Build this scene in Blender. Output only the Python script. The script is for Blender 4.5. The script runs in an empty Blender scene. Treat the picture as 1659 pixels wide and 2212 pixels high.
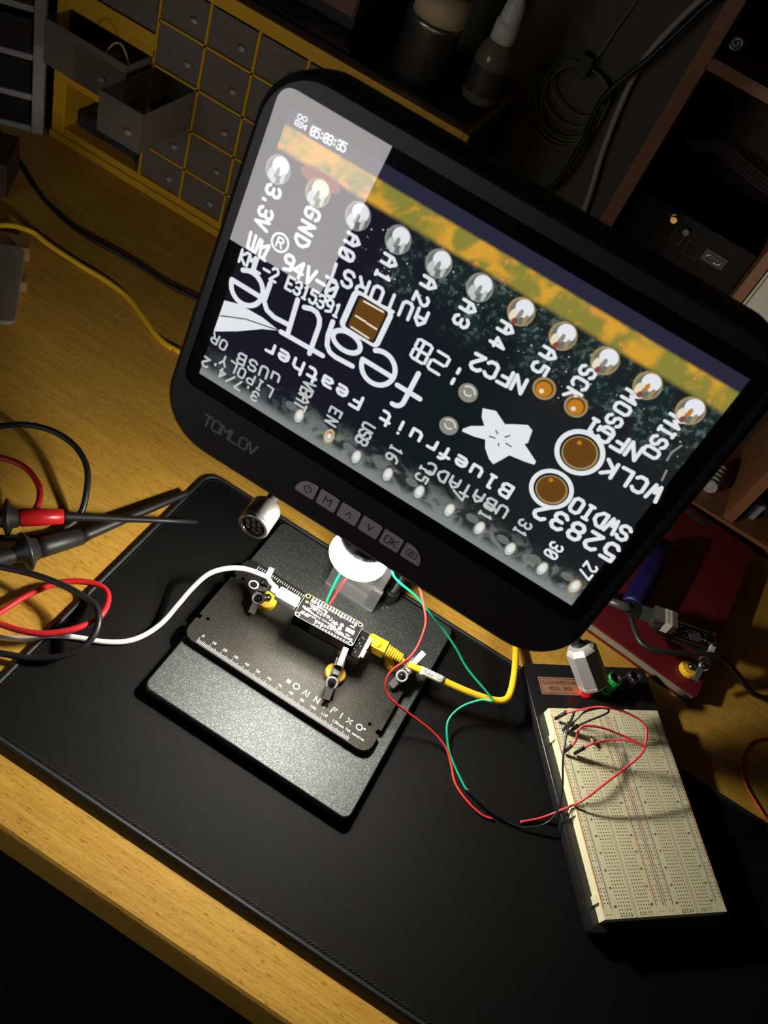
import bpy, math, random
from mathutils import Vector, Matrix
random.seed(7)
SC = bpy.context.scene
COL = SC.collection

# ---------------------------------------------------------------- camera, world, exposure
cam = bpy.data.cameras.new('camera')
cam.sensor_fit = 'HORIZONTAL'; cam.sensor_width = 36.0; cam.lens = 1911.0 / 1659.0 * 36.0
cam.clip_start = 0.01; cam.clip_end = 30
cam.dof.use_dof = True; cam.dof.focus_distance = 0.66; cam.dof.aperture_fstop = 26
cam_o = bpy.data.objects.new('camera', cam); COL.objects.link(cam_o); SC.camera = cam_o
_y, _p, _r = -0.1101, 0.8126, 0.4794
_f = Vector((math.sin(_y)*math.cos(_p), math.cos(_y)*math.cos(_p), -math.sin(_p)))
_x = Vector((math.cos(_y), -math.sin(_y), 0)); _u = _x.cross(_f)
_x, _u = _x*math.cos(_r) + _u*math.sin(_r), _u*math.cos(_r) - _x*math.sin(_r)
cam_o.matrix_world = Matrix(((_x.x, _u.x, -_f.x, 0.1189), (_x.y, _u.y, -_f.y, -0.3468), (_x.z, _u.z, -_f.z, 0.6108), (0, 0, 0, 1)))
world = bpy.data.worlds.new('world'); SC.world = world; world.use_nodes = True
world.node_tree.nodes['Background'].inputs[0].default_value = (1.0, 0.85, 0.7, 1)
world.node_tree.nodes['Background'].inputs[1].default_value = 0.003
SC.view_settings.view_transform = 'Standard'; SC.view_settings.look = 'None'
SC.view_settings.gamma = 1; SC.view_settings.use_curve_mapping = False
SC.view_settings.exposure = 0.0
RING_STRENGTH = 1420.0      # the microscope's ring of white LEDs, the lamp that lights the desk
RING_COLOUR = (1.0, 0.95, 0.84)
RING_UNDER = 175.0         # its downward face
FAR_GLOW = 2.3            # the added, unseen display across the room

# ---------------------------------------------------------------- helpers (millimetres in, metres out)
def S(r, g, b):
    f = lambda c: (c/255/12.92) if c/255 <= .04045 else ((c/255+.055)/1.055)**2.4
    return (f(r), f(g), f(b))

MATS = {}
def mat(name, col, rough=.5, metal=0., spec=.5, bump=None, emit=None, strength=1., alpha=1., coat=0., trans=0., ior=1.5):
    if name in MATS: return MATS[name]
    m = bpy.data.materials.new(name); m.use_nodes = True; MATS[name] = m
    n = m.node_tree.nodes; l = m.node_tree.links; b = n['Principled BSDF']
    b.inputs['Base Color'].default_value = (*col, 1); b.inputs['Roughness'].default_value = rough
    b.inputs['Metallic'].default_value = metal; b.inputs['Specular IOR Level'].default_value = spec
    b.inputs['Alpha'].default_value = alpha; b.inputs['Coat Weight'].default_value = coat
    b.inputs['Transmission Weight'].default_value = trans; b.inputs['IOR'].default_value = ior
    if emit: b.inputs['Emission Color'].default_value = (*emit, 1); b.inputs['Emission Strength'].default_value = strength
    if bump:
        sc, st = bump
        tc = n.new('ShaderNodeTexCoord'); nz = n.new('ShaderNodeTexNoise'); bp = n.new('ShaderNodeBump')
        nz.inputs['Scale'].default_value = sc; nz.inputs['Detail'].default_value = 3
        bp.inputs['Strength'].default_value = st; bp.inputs['Distance'].default_value = .0003
        l.new(tc.outputs['Object'], nz.inputs['Vector']); l.new(nz.outputs['Fac'], bp.inputs['Height']); l.new(bp.outputs['Normal'], b.inputs['Normal'])
    return m

def emis(name, col, strength=1.):
    if name in MATS: return MATS[name]
    m = bpy.data.materials.new(name); m.use_nodes = True; MATS[name] = m
    n = m.node_tree.nodes; l = m.node_tree.links; n.remove(n['Principled BSDF'])
    e = n.new('ShaderNodeEmission'); e.inputs[0].default_value = (*col, 1); e.inputs[1].default_value = strength
    l.new(e.outputs[0], n['Material Output'].inputs[0]); return m

def cmr(pts, sub):
    pts = [Vector(p) for p in pts]
    if len(pts) < 3: return pts
    out = []
    for i in range(len(pts)-1):
        p1, p2 = pts[i], pts[i+1]
        p0 = pts[i-1] if i else p1*2-p2
        p3 = pts[i+2] if i+2 < len(pts) else p2*2-p1
        for k in range(sub):
            t = k/sub
            out.append(.5*((2*p1)+(p2-p0)*t+(2*p0-5*p1+4*p2-p3)*t*t+(3*p1-p0-3*p2+p3)*t**3))
    out.append(pts[-1]); return out

def rrect(x0, y0, x1, y1, r, n=6):
    if not hasattr(r, '__len__'): r = (r,)*4
    out = []
    for (cx, cy, a), rr in zip(((x1, y1, 0), (x0, y1, 90), (x0, y0, 180), (x1, y0, 270)), r):
        sx = -1 if cx == x1 else 1; sy = -1 if cy == y1 else 1
        for k in range(n+1):
            t = math.radians(a+90*k/n)
            out.append((cx+sx*rr+rr*math.cos(t), cy+sy*rr+rr*math.sin(t)))
    return out

def circ(cx, cy, r, n=20, ry=None):
    return [(cx+r*math.cos(2*math.pi*k/n), cy+(ry or r)*math.sin(2*math.pi*k/n)) for k in range(n)]

ORG = {}
class MB:
    def __init__(s, M=None): s.v = []; s.f = []; s.mi = []; s.sm = []; s.M = M
    def add(s, vs, fs, m=0, smooth=False):
        b = len(s.v)
        for p in vs:
            p = Vector((p[0], p[1], p[2])); s.v.append(s.M @ p if s.M else p)
        for f in fs: s.f.append([b+i for i in f]); s.mi.append(m); s.sm.append(smooth)
        return s
    def box(s, c, size, R=None, m=0):
        vs = []
        for k in range(8):
            p = Vector((size[0]/2*(1 if k & 1 else -1), size[1]/2*(1 if k & 2 else -1), size[2]/2*(1 if k & 4 else -1)))
            if R: p = R @ p
            vs.append(p+Vector(c))
        return s.add(vs, [(0, 2, 3, 1), (4, 5, 7, 6), (0, 1, 5, 4), (2, 6, 7, 3), (0, 4, 6, 2), (1, 3, 7, 5)], m)
    def bx(s, a, b, m=0):
        return s.box([(a[i]+b[i])/2 for i in range(3)], [abs(b[i]-a[i]) for i in range(3)], None, m)
    def rings(s, rings, m=0, smooth=True, cap0=True, cap1=True, closed=False):
        n = len(rings[0]); vs = [p for r in rings for p in r]; fs = []
        for i in range(len(rings)-1):
            for k in range(n):
                fs.append((i*n+k, i*n+(k+1) % n, (i+1)*n+(k+1) % n, (i+1)*n+k))
        s.add(vs, fs, m, smooth); b = len(s.v)-len(vs)
        if cap0: s.f.append([b+k for k in reversed(range(n))]); s.mi.append(m); s.sm.append(False)
        if cap1: s.f.append([b+(len(rings)-1)*n+k for k in range(n)]); s.mi.append(m); s.sm.append(False)
        return s
    def lathe(s, p, d, prof, n=24, m=0, cap=(True, True), smooth=True, phase=0.):
        p = Vector(p); d = Vector(d).normalized()
        a = d.orthogonal().normalized(); b = d.cross(a)
        R = [[p+d*z+(a*math.cos(phase+2*math.pi*k/n)+b*math.sin(phase+2*math.pi*k/n))*r for k in range(n)] for r, z in prof]
        return s.rings(R, m, smooth, *cap)
    def cyl(s, p, q, r, r2=None, n=24, m=0, bev=0., smooth=True):
        p = Vector(p); q = Vector(q); L = (q-p).length; r2 = r if r2 is None else r2
        pr = [(r, 0), (r2, L)] if not bev else [(r-bev, 0), (r, bev), (r2, L-bev), (r2-bev, L)]
        return s.lathe(p, q-p, pr, n, m, smooth=smooth)
    def tube(s, pts, r, n=10, m=0, sub=6, ends=True):
        P = cmr(pts, sub); rr = r if callable(r) else (lambda t: r)
        R = []; t0 = (P[1]-P[0]).normalized(); a = t0.orthogonal().normalized()
        for i, p in enumerate(P):
            t = (P[min(i+1, len(P)-1)]-P[max(i-1, 0)]).normalized()
            a = (a-t*a.dot(t)).normalized(); b = t.cross(a); q = rr(i/(len(P)-1))
            R.append([p+(a*math.cos(2*math.pi*k/n)+b*math.sin(2*math.pi*k/n))*q for k in range(n)])
        return s.rings(R, m, True, ends, ends)
    def sphere(s, c, r, m=0, n=14, sc=(1, 1, 1)):
        R = []
        for i in range(1, n//2):
            t = math.pi*i/(n//2)
            R.append([(c[0]+sc[0]*r*math.sin(t)*math.cos(2*math.pi*k/n), c[1]+sc[1]*r*math.sin(t)*math.sin(2*math.pi*k/n), c[2]-sc[2]*r*math.cos(t)) for k in range(n)])
        return s.rings(R, m, True)
    def prism(s, poly, z0, z1, m=0, bev=0., smooth=False):
        if not bev: rg = [[(x, y, z0) for x, y in poly], [(x, y, z1) for x, y in poly]]
        else:
            cx = sum(p[0] for p in poly)/len(poly); cy = sum(p[1] for p in poly)/len(poly)
            w = max(abs(p[0]-cx) for p in poly); h = max(abs(p[1]-cy) for p in poly)
            sh = lambda e: [(cx+(x-cx)*(1-e/w), cy+(y-cy)*(1-e/h)) for x, y in poly]
            rg = []
            for k in range(4):
                t = math.pi/2*k/3; rg.append([(x, y, z0+bev*(1-math.sin(t))) for x, y in sh(bev*(1-math.cos(math.pi/2-t)) if 0 else bev*(1-math.sin(t)))])
            rg = [[(x, y, z0) for x, y in sh(bev)], [(x, y, z0+bev*.3) for x, y in sh(bev*.3)], [(x, y, z0+bev) for x, y in poly],
                  [(x, y, z1-bev) for x, y in poly], [(x, y, z1-bev*.3) for x, y in sh(bev*.3)], [(x, y, z1) for x, y in sh(bev)]]
        return s.rings(rg, m, smooth or bool(bev))
    def flat(s, poly, z, m=0):
        return s.add([(x, y, z) for x, y in poly], [tuple(range(len(poly)))], m)
    def ringflat(s, cx, cy, r0, r1, z, m=0, n=28):
        a = circ(cx, cy, r0, n); b = circ(cx, cy, r1, n)
        return s.add([(x, y, z) for x, y in a+b], [(k, (k+1) % n, n+(k+1) % n, n+k) for k in range(n)], m)
    def strokes(s, lines, w, z, m=0, caps=True):
        h = w/2
        for L in lines:
            L = [Vector((p[0], p[1])) for p in L]
            for a, b in zip(L, L[1:]):
                d = b-a
                if d.length < 1e-6: continue
                d.normalize(); q = Vector((-d.y, d.x))*h
                s.flat([a-q, b-q, b+q, a+q], z, m)
            if caps:
                for p in L: s.flat(circ(p.x, p.y, h, 10), z, m)
        return s
    def text(s, t, a, b, h, w, st, z, m=0, d=None):
        return s.strokes(text_lines(t, a, b, h, w, d), st, z, m)
    def build(s, name, mats, parent=None, raw=False, frame=None):
        me = bpy.data.meshes.new(name)
        org = Vector((0, 0, 0))
        if not raw and parent is not None: org = ORG[parent]
        me.from_pydata([((v-org)*.001)[:] for v in s.v], [], s.f)
        for x in (mats if isinstance(mats, (list, tuple)) else [mats]): me.materials.append(x)
        for p, mi, sm in zip(me.polygons, s.mi, s.sm): p.material_index = mi; p.use_smooth = sm
        me.validate(); me.update()
        o = bpy.data.objects.new(name, me); COL.objects.link(o)
        if parent is not None: o.parent = parent
        if frame is not None: o.matrix_local = frame
        ORG[o] = org
        return o

GLY = {'A': '00 04 26 44 40;03 43', 'B': '00 06 36 45 44 33 03;33 42 41 30 00', 'C': '45 36 16 05 01 10 30 41', 'D': '00 06 26 44 42 20 00',
 'E': '46 06 00 40;03 33', 'F': '46 06 00;03 33', 'G': '45 36 16 05 01 10 30 41 43 23', 'H': '00 06;40 46;03 43', 'I': '20 26;16 36;10 30', 'J': '46 41 30 10 01',
 'K': '00 06;46 03 40', 'L': '06 00 40', 'M': '00 06 23 46 40', 'N': '00 06 40 46', 'O': '10 01 05 16 36 45 41 30 10', 'P': '00 06 36 45 44 33 03',
 'Q': '10 01 05 16 36 45 41 30 10;22 40', 'R': '00 06 36 45 44 33 03;23 40', 'S': '45 36 16 05 04 13 33 42 41 30 10 01', 'T': '06 46;26 20', 'U': '06 01 10 30 41 46',
 'V': '06 20 46', 'W': '06 10 23 30 46', 'X': '00 46;06 40', 'Y': '06 23 46;23 20', 'Z': '06 46 00 40', '0': '10 01 05 16 36 45 41 30 10;01 45', '1': '15 26 20;10 30',
 '2': '05 16 36 45 44 00 40', '3': '05 16 36 45 44 33 13;33 42 41 30 10 01', '4': '30 36 02 42', '5': '46 06 04 34 43 41 30 10 01', '6': '46 26 04 01 10 30 41 42 33 03',
 '7': '06 46 10', '8': '13 04 05 16 36 45 44 33 13 02 01 10 30 41 42 33', '9': '10 41 45 36 16 05 04 13 43', '-': '03 43', '.': '20 21', '/': '00 46', ':': '21 22;24 25',
 'a': '04 34 43 40 10 01 12 42', 'b': '06 00 30 41 43 34 04', 'd': '46 40 10 01 03 14 44', 'e': '02 42 43 34 14 03 01 10 40', 'f': '46 36 25 20;04 44', 'g': '40 10 01 03 14 44 40',
 'h': '06 00;04 34 43 40', 'i': '24 20;26 26', 'j': '24 20 10;26 26', 'l': '26 20;16 26;10 30', 'm': '00 04 14 23 20;23 34 44 40', 'n': '00 04 34 43 40', 'o': '10 01 03 14 34 43 41 30 10', 'p': '00 04 34 43 41 30 00', 'r': '00 04;03 14 34',
 's': '44 14 03 12 32 41 30 00', 't': '16 11 20 40;04 44', 'u': '04 01 10 40 44', 'v': '04 20 44', 'y': '04 20 44;20 10', 'c': '44 14 03 01 10 40', '|': '20 26', '=': '02 42;04 44', '*': '20 26;11 45;15 41', '^': '00 26 40', '!': '26 22;20 20'}
def text_lines(t, a, b, h, w, d=None):
    a = Vector(a); b = Vector(b); e = Vector(d) if d else (b-a)
    e = e.normalized(); up = Vector((-e.y, e.x)); n = len(t); out = []
    for i, c in enumerate(t):
        if c == ' ': continue
        cen = a.lerp(b, i/(n-1) if n > 1 else 0)
        for L in GLY[c].split(';'):
            out.append([cen+e*((int(p[0])-2)/4*w)+up*((int(p[1])-3)/6*h) for p in L.split()])
    return out

def tag(o, label, cat, group=None):
    o['label'] = label; o['category'] = cat
    if group: o['group'] = group
    return o
def thing(name, label, cat, loc, group=None):
    o = bpy.data.objects.new(name, None); COL.objects.link(o); o.empty_display_size = .01
    o.location = Vector(loc)*.001; ORG[o] = Vector(loc)
    return tag(o, label, cat, group)
def struct(mb, name, m):
    o = mb.build(name, m); o['kind'] = 'structure'; return o
def copy_tree(o, parent=None):
    c = o.copy(); COL.objects.link(c); c.parent = parent
    for ch in list(o.children):
        k = copy_tree(ch, c); k.matrix_local = ch.matrix_local
    return c
def frame3(o, ex, ey):
    ex = Vector(ex).normalized(); ey = Vector(ey); ey = (ey-ex*ey.dot(ex)).normalized(); ez = ex.cross(ey)
    return Matrix(((ex.x, ey.x, ez.x, o[0]), (ex.y, ey.y, ez.y, o[1]), (ex.z, ey.z, ez.z, o[2]), (0, 0, 0, 1)))

# ---------------------------------------------------------------- materials
def wood_mat(name, light, dark, fleck, stave=(45., 600.), axis='X'):
    m = bpy.data.materials.new(name); m.use_nodes = True; n = m.node_tree.nodes; l = m.node_tree.links; b = n['Principled BSDF']
    tc = n.new('ShaderNodeTexCoord')
    def mapped(sc):
        mp = n.new('ShaderNodeMapping'); mp.inputs['Scale'].default_value = sc if axis == 'X' else (sc[1], sc[0], sc[2])
        l.new(tc.outputs['Object'], mp.inputs['Vector']); return mp.outputs['Vector']
    def noise(sc, det=3.):
        z = n.new('ShaderNodeTexNoise'); z.inputs['Scale'].default_value = 1; z.inputs['Detail'].default_value = det; l.new(mapped(sc), z.inputs['Vector']); return z.outputs['Fac']
    def ramp(src, p0, p1):
        r = n.new('ShaderNodeMapRange'); r.inputs[1].default_value = p0; r.inputs[2].default_value = p1; l.new(src, r.inputs[0]); return r.outputs[0]
    def mix(f, a, c):
        x = n.new('ShaderNodeMix'); x.data_type = 'RGBA'
        if isinstance(f, float): x.inputs[0].default_value = f
        else: l.new(f, x.inputs[0])
        for i, v in ((6, a), (7, c)):
            if isinstance(v, tuple): x.inputs[i].default_value = (*v, 1)
            else: l.new(v, x.inputs[i])
        return x.outputs[2]
    br = n.new('ShaderNodeTexBrick'); br.inputs['Scale'].default_value = 1; br.inputs['Mortar Size'].default_value = .0003
    br.inputs['Color1'].default_value = (0, 0, 0, 1); br.inputs['Color2'].default_value = (1, 1, 1, 1); br.inputs['Mortar'].default_value = (.3, .3, .3, 1)
    br.inputs['Brick Width'].default_value = stave[1]*.001; br.inputs['Row Height'].default_value = stave[0]*.001
    mp = n.new('ShaderNodeMapping'); mp.inputs['Location'].default_value = (.16, .0065, 0); l.new(tc.outputs['Object'], mp.inputs['Vector']); l.new(mp.outputs[0], br.inputs['Vector'])
    c = mix(ramp(noise((8, 120, 120)), .3, .7), light, dark)
    c = mix(ramp(noise((30, 500, 500)), .42, .75), c, tuple(x*.8 for x in dark))
    tone = n.new('ShaderNodeMix'); tone.data_type = 'RGBA'; tone.blend_type = 'MULTIPLY'; tone.inputs[0].default_value = .35
    l.new(c, tone.inputs[6]); l.new(br.outputs['Color'], tone.inputs[7])
    c = mix(.35, c, tone.outputs[2])
    c = mix(ramp(noise((150, 1100, 1100), 1.), .62, .70), c, fleck)
    l.new(c, b.inputs['Base Color']); b.inputs['Roughness'].default_value = .42
    MATS[name] = m; return m

def speck_mat(name, col, col2, scale, thr, rough, bump, spec=.5):
    m = mat(name, col, rough, spec=spec, bump=bump); n = m.node_tree.nodes; l = m.node_tree.links
    tc = n.new('ShaderNodeTexCoord'); z = n.new('ShaderNodeTexNoise'); z.inputs['Scale'].default_value = scale; z.inputs['Detail'].default_value = 1
    r = n.new('ShaderNodeMapRange'); r.inputs[1].default_value = thr[0]; r.inputs[2].default_value = thr[1]
    x = n.new('ShaderNodeMix'); x.data_type = 'RGBA'; x.inputs[6].default_value = (*col, 1); x.inputs[7].default_value = (*col2, 1)
    l.new(tc.outputs['Object'], z.inputs['Vector']); l.new(z.outputs['Fac'], r.inputs[0]); l.new(r.outputs[0], x.inputs[0]); l.new(x.outputs[2], n['Principled BSDF'].inputs['Base Color'])
    return m

BEECH = wood_mat('beech', (.66, .385, .062), (.56, .30, .044), (.27, .115, .016))
BLOCKWOOD = wood_mat('pale_wood', (.5, .32, .14), (.42, .25, .1), (.3, .17, .07))
SHELFWOOD = wood_mat('brown_laminate', (.30, .125, .055), (.26, .105, .045), (.2, .08, .035), (900., 2000.))
MATCLOTH = speck_mat('black_cloth', (.0026, .0026, .003), (.02, .02, .023), 2200, (.55, .78), .5, (2600, .9), spec=.16)
BINDING = mat('black_binding', (.012, .012, .013), .55, bump=(1500, .5))
THREAD = mat('black_thread', (.014, .014, .015), .6)
POWDER = speck_mat('black_powder_coat', (.085, .092, .091), (.25, .265, .256), 1500, (.5, .74), .54, (1700, .5))
POWDER2 = speck_mat('black_anodised', (.036, .035, .031), (.115, .11, .095), 1700, (.5, .74), .5, (1900, .4))
for _m in (POWDER, POWDER2): _m.node_tree.nodes['Principled BSDF'].inputs['Metallic'].default_value = .92
SHELL = mat('black_plastic', (.026, .024, .026), .42, bump=(3000, .15))
BLACK = mat('matt_black', (.008, .008, .009), .5)
RUBBER = mat('black_rubber', (.014, .014, .015), .42)
GREYMET = mat('grey_metal', (.19, .195, .195), .45, .5)
STEEL = mat('steel', (.55, .55, .56), .25, 1.)
BRSTEEL = mat('brushed_steel', (.62, .61, .60), .34, .72)
DKSTEEL = mat('dark_steel', (.2, .19, .19), .3, 1.)
WHITEINK = mat('white_print', (.75, .75, .75), .5)
WHITEPL = mat('white_plastic', (.78, .78, .77), .35)
YELLOWPL = mat('yellow_plastic', (.85, .50, .022), .35)
REDPL = mat('red_plastic', (.55, .012, .015), .35)
GREENPL = mat('green_plastic', (.01, .22, .03), .35)
REDWIRE = mat('red_insulation', (.62, .035, .03), .35)
GREENWIRE = mat('green_insulation', (.005, .33, .16), .35)
BLUEPL = mat('blue_plastic', (.007, .007, .075), .45)
GOLD = mat('gold', (.75, .48, .14), .3, 1.)
PCB = mat('black_solder_mask', (.004, .004, .0045), .5, spec=.12)
CREAM = mat('cream_plastic', (.78, .72, .46), .45)
IVORY2 = mat('cream_groove', (.62, .57, .38), .5)
HOLE = mat('dark_hole', (.05, .045, .03), .7)
REDLINE = mat('red_print', (.45, .05, .03), .5)
BLUELINE = mat('blue_print', (.12, .17, .3), .5)
TRANSL = mat('frosted_plastic', (.20, .175, .15), .3, alpha=.62)
CABYEL = mat('yellow_cabinet', (.60, .33, .012), .4)
GREYPL = mat('grey_plastic', (.32, .31, .31), .45)
WALLM = mat('dark_olive_wall', (.105, .105, .08), .85, bump=(300, .3))
FLOORM = mat('dark_floor', (.02, .018, .016), .7, bump=(40, .3))

# ---------------------------------------------------------------- the setting
struct(MB().bx((-1600, 640, -740), (1600, 680, 1700)), 'wall_back', WALLM)
struct(MB().bx((-1600, -2400, -760), (1600, 680, -740)), 'floor', FLOORM)

# ---------------------------------------------------------------- workbench
b = thing('workbench', 'beech butcher-block workbench top with flecked front edge under everything', 'workbench', (0, 0, 0))
mb = MB(); P = [(-900, -186), (1000, -186), (1000, 636), (-900, 636)]
pr = [(-186, -38), (-186, -3), (-185, -.9), (-183, 0), (636, 0), (636, -38)]
mb.rings([[(x, y, z) for y, z in pr] for x in (-900, 1000)], 0, False)
mb.build('table_top', BEECH, b)
for x in (-860, 960):
    for y in (-140, 590): MB().bx((x-35, y-35, -740), (x+35, y+35, -38)).build('leg', BEECH, b)

# ---------------------------------------------------------------- desk mat
dm = thing('desk_mat', 'large black cloth desk mat with rounded stitched edge on the workbench', 'desk mat', (0, 0, 0))
MX0, MX1, MY0, MY1 = -94, 705, -142.5, 154
MB().prism(rrect(MX0, MY0, MX1, MY1, 14, 8), .1, 3, bev=.8).build('cloth', MATCLOTH, dm)
loop = [(x, y, 2.2) for x, y in rrect(MX0+1, MY0+1, MX1-1, MY1-1, 13, 8)]
mb = MB(); mb.tube(loop+[loop[0]], 2.1, 8, sub=1); mb.build('edge_binding', BINDING, dm)
mb = MB(); pts = rrect(MX0+5, MY0+5, MX1-5, MY1-5, 10, 8); pts.append(pts[0])
for a, c in zip(pts, pts[1:]):
    a = Vector((*a, 3.15)); c = Vector((*c, 3.15)); L = (c-a).length; k = max(1, int(L/3.2)); d = (c-a).normalized()
    for i in range(k):
        p = a.lerp(c, (i+.5)/k); mb.box(p, (1.9, .7, .5), Matrix.Rotation(math.atan2(d.y, d.x)+.35, 3, 'Z'))
mb.build('stitching', THREAD, dm)

# ---------------------------------------------------------------- digital microscope
ms = thing('digital_microscope', 'black digital microscope with large lit screen and ring light on a flat black base plate', 'microscope', (77, 42, 3))
bp = MB().prism(rrect(-11, -57.5, 166, 143, 6, 6), 5, 12, bev=1.0)
bp.build('base_plate', POWDER, ms)
for x, y in ((8, -40), (147, -40), (8, 125), (147, 125)): MB().cyl((x, y, 3), (x, y, 5.2), 7).build('rubber_foot', RUBBER, ms)
# stand
mb = MB()
mb.prism(rrect(51, 108, 99, 150, 2, 3), 12, 15)
mb.bx((53, 112, 15), (59, 140, 330)); mb.bx((91, 112, 15), (97, 140, 330)); mb.bx((59, 128, 15), (91, 138, 330))
mb.bx((89, 109.5, 12), (98.5, 114, 40)); mb.bx((52, 109.5, 12), (60, 114, 40)); mb.bx((60, 120, 40), (90, 128, 48)); mb.bx((60, 122, 12), (90, 128, 20))
mb.build('stand_post', GREYMET, ms)
mb = MB(); mb.cyl((104, 132, 12), (104, 132, 26), 6.5, m=1, bev=.8)
mb.lathe((104, 132, 26), (0, 0, 1), [(3.4+(0.6 if k % 2 else 0), k*1.6) for k in range(60)], 16, 0)
mb.build('threaded_rod', [STEEL, BLACK], ms)
for x, y in ((104.5, 121), (107.5, 124)): MB().sphere((x, y, 12), 1.1, sc=(1, 1, .6)).build('base_screw', STEEL, ms)
# lens and ring light
LX, LY = 72.8, 55.5
lens = MB().lathe((LX, LY, 142.6), (0, 0, 1), [(14, 0), (18.0, .1), (18.0, 10), (16, 11), (16, 90)], 48).build('lens_barrel', mat('lens_black', (.02, .02, .02), .35), ms)
rg = MB(); rg.lathe((LX, LY, 133), (0, 0, 1), [(12, 0), (20.6, 0)], 64, 3, cap=(False, False)); rg.lathe((LX, LY, 133), (0, 0, 1), [(20.6, 0), (20.6, 1.2), (20.2, 3), (19.2, 6), (17.8, 9.3), (14, 9.4)], 64, 0, cap=(False, False))
rg.lathe((LX, LY, 133), (0, 0, 1), [(12, 0), (12, 14)], 32, 1, cap=(False, True))
rg.lathe((LX, LY, 130.0), (0, 0, 1), [(20.0, 0), (21.6, .3), (21.6, 1.6), (20.7, 2.6)], 64, 2, cap=(False, False))
RINGM = emis('led_white', RING_COLOUR, RING_STRENGTH)
rg.build('ring_light', [RINGM, BLACK, mat('clear_rim', (.7, .7, .7), .2, alpha=.6), emis('led_under', RING_COLOUR, RING_UNDER)], lens)
mb = MB()
for z0, z1, r0, r1 in ((131.5, 170, 22.4, 24),):
    A = [math.radians(55+108*k/24) for k in range(25)]
    mb.rings([[(LX+r*math.cos(a), LY+r*math.sin(a), z) for r, z in ((r0, z0), (r1, z0), (r1, z1), (r0, z1))] for a in A], 0, True)
mb.build('rear_light_blocker', BLACK, ms)  # added shell, hidden behind the screen, that blocks the ring's backward light
mb = MB(); mb.bx((45, 62, 185), (103, 114, 225)); mb.build('lens_arm', BLACK, ms)

# screen unit: local u right, v up the screen, n out of it
T = math.radians(11.7)
MF = Matrix(((1, 0, 0, .0788), (0, math.sin(T), -math.cos(T), -.0288), (0, math.cos(T), math.sin(T), .3679), (0, 0, 0, 1)))
MFr = Matrix.Translation(-ms.location) @ MF
mb = MB()
out = rrect(-123.5, -110.5, 122.5, 86.5, (26, 26, 30, 30), 10)
ins = lambda e: rrect(-123.5+e, -110.5+e, 122.5-e, 86.5-e, (26-e*.6, 26-e*.6, 30-e*.6, 30-e*.6), 10)
prof = [(9, -32), (3, -30), (.6, -25), (0, -18), (0, -6), (.5, -3), (1.6, -.9), (3.4, 0)]
mb.rings([[(x, y, z) for x, y in ins(e)] for e, z in prof], 0, True, True, False)
# front face with the recessed glass: rounded recess
fa = ins(3.4); fb = rrect(-116, -76, 116, 76, 7, 10)
mb.add([(x, y, 0) for x, y in fa]+[(x, y, 0) for x, y in fb], [(k, (k+1) % 44, 44+(k+1) % 44, 44+k) for k in range(44)])
mb.rings([[(x, y, 0) for x, y in fb], [(x, y, -1.2) for x, y in fb]], 0, False, False, True)
# shallow step under the glass and slot along the top edge
mb.bx((-62, 84.6, -17), (-8, 86.9, -10), 1)
hs = mb.build('monitor_housing', [SHELL, mat('slot_grey', (.05, .05, .045), .5)], ms, raw=True, frame=MFr)

# the microscope's picture on the screen
def display_bg():
    m = bpy.data.materials.new('screen_picture'); m.use_nodes = True; n = m.node_tree.nodes; l = m.node_tree.links; n.remove(n['Principled BSDF'])
    tc = n.new('ShaderNodeTexCoord'); sx = n.new('ShaderNodeSeparateXYZ'); l.new(tc.outputs['Object'], sx.inputs[0])
    def rng(src, a, c, lo=0., hi=1.):
        r = n.new('ShaderNodeMapRange'); r.interpolation_type = 'SMOOTHSTEP'
        for i, v in ((1, a), (2, c), (3, lo), (4, hi)): r.inputs[i].default_value = v
        l.new(src, r.inputs[0]); return r.outputs[0]
    def noise(sc, det=2., dist=0.):
        z = n.new('ShaderNodeTexNoise'); z.inputs['Scale'].default_value = sc; z.inputs['Detail'].default_value = det; z.inputs['Distortion'].default_value = dist; l.new(tc.outputs['Object'], z.inputs['Vector']); return z.outputs['Fac']
    def mul(a, c):
        x = n.new('ShaderNodeMath'); x.operation = 'MULTIPLY'; l.new(a, x.inputs[0])
        if isinstance(c, float): x.inputs[1].default_value = c
        else: l.new(c, x.inputs[1])
        return x.outputs[0]
    def mix(f, a, c):
        x = n.new('ShaderNodeMix'); x.data_type = 'RGBA'; l.new(f, x.inputs[0])
        for i, v in ((6, a), (7, c)):
            if isinstance(v, tuple): x.inputs[i].default_value = (*v, 1)
            else: l.new(v, x.inputs[i])
        return x.outputs[2]
    u, v = sx.outputs[0], sx.outputs[1]
    base = mix(rng(u, -.05, .02), (.012, .011, .022), (.008, .013, .014))
    base = mix(rng(u, .01, .05), base, (.016, .017, .019))  # paler right half: dim room reflection put into the picture colour
    green = mix(rng(noise(420, 3), .5, .68), (.012, .028, .026), (.12, .17, .15))
    gm = mul(mul(rng(v, .012, .034), rng(u, -.055, -.03)), rng(noise(60, 3), .35, .6))
    c = mix(gm, base, green)
    c = mix(mul(rng(v, -.046, -.060), rng(u, -.07, -.04, .25, 1.)), c, mix(rng(noise(110, 3, 1.), .42, .62), (.03, .035, .035), (.22, .24, .22)))
    c = mix(rng(v, -.060, -.0665), c, (.27, .30, .29))
    band = mix(rng(noise(70, 3, .6), .42, .6), (.30, .27, .05), (.80, .42, .04))
    band = mix(rng(noise(160, 2, .4), .58, .7), band, (.85, .33, .07))
    c = mix(rng(v, .0495, .0525), c, band)
    c = mix(rng(v, .0605, .0622), c, (.027, .026, .052))
    e = n.new('ShaderNodeEmission'); l.new(c, e.inputs[0]); l.new(e.outputs[0], n['Material Output'].inputs[0]); return m
E = lambda nm, c: emis('pixels_'+nm, c)
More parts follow.
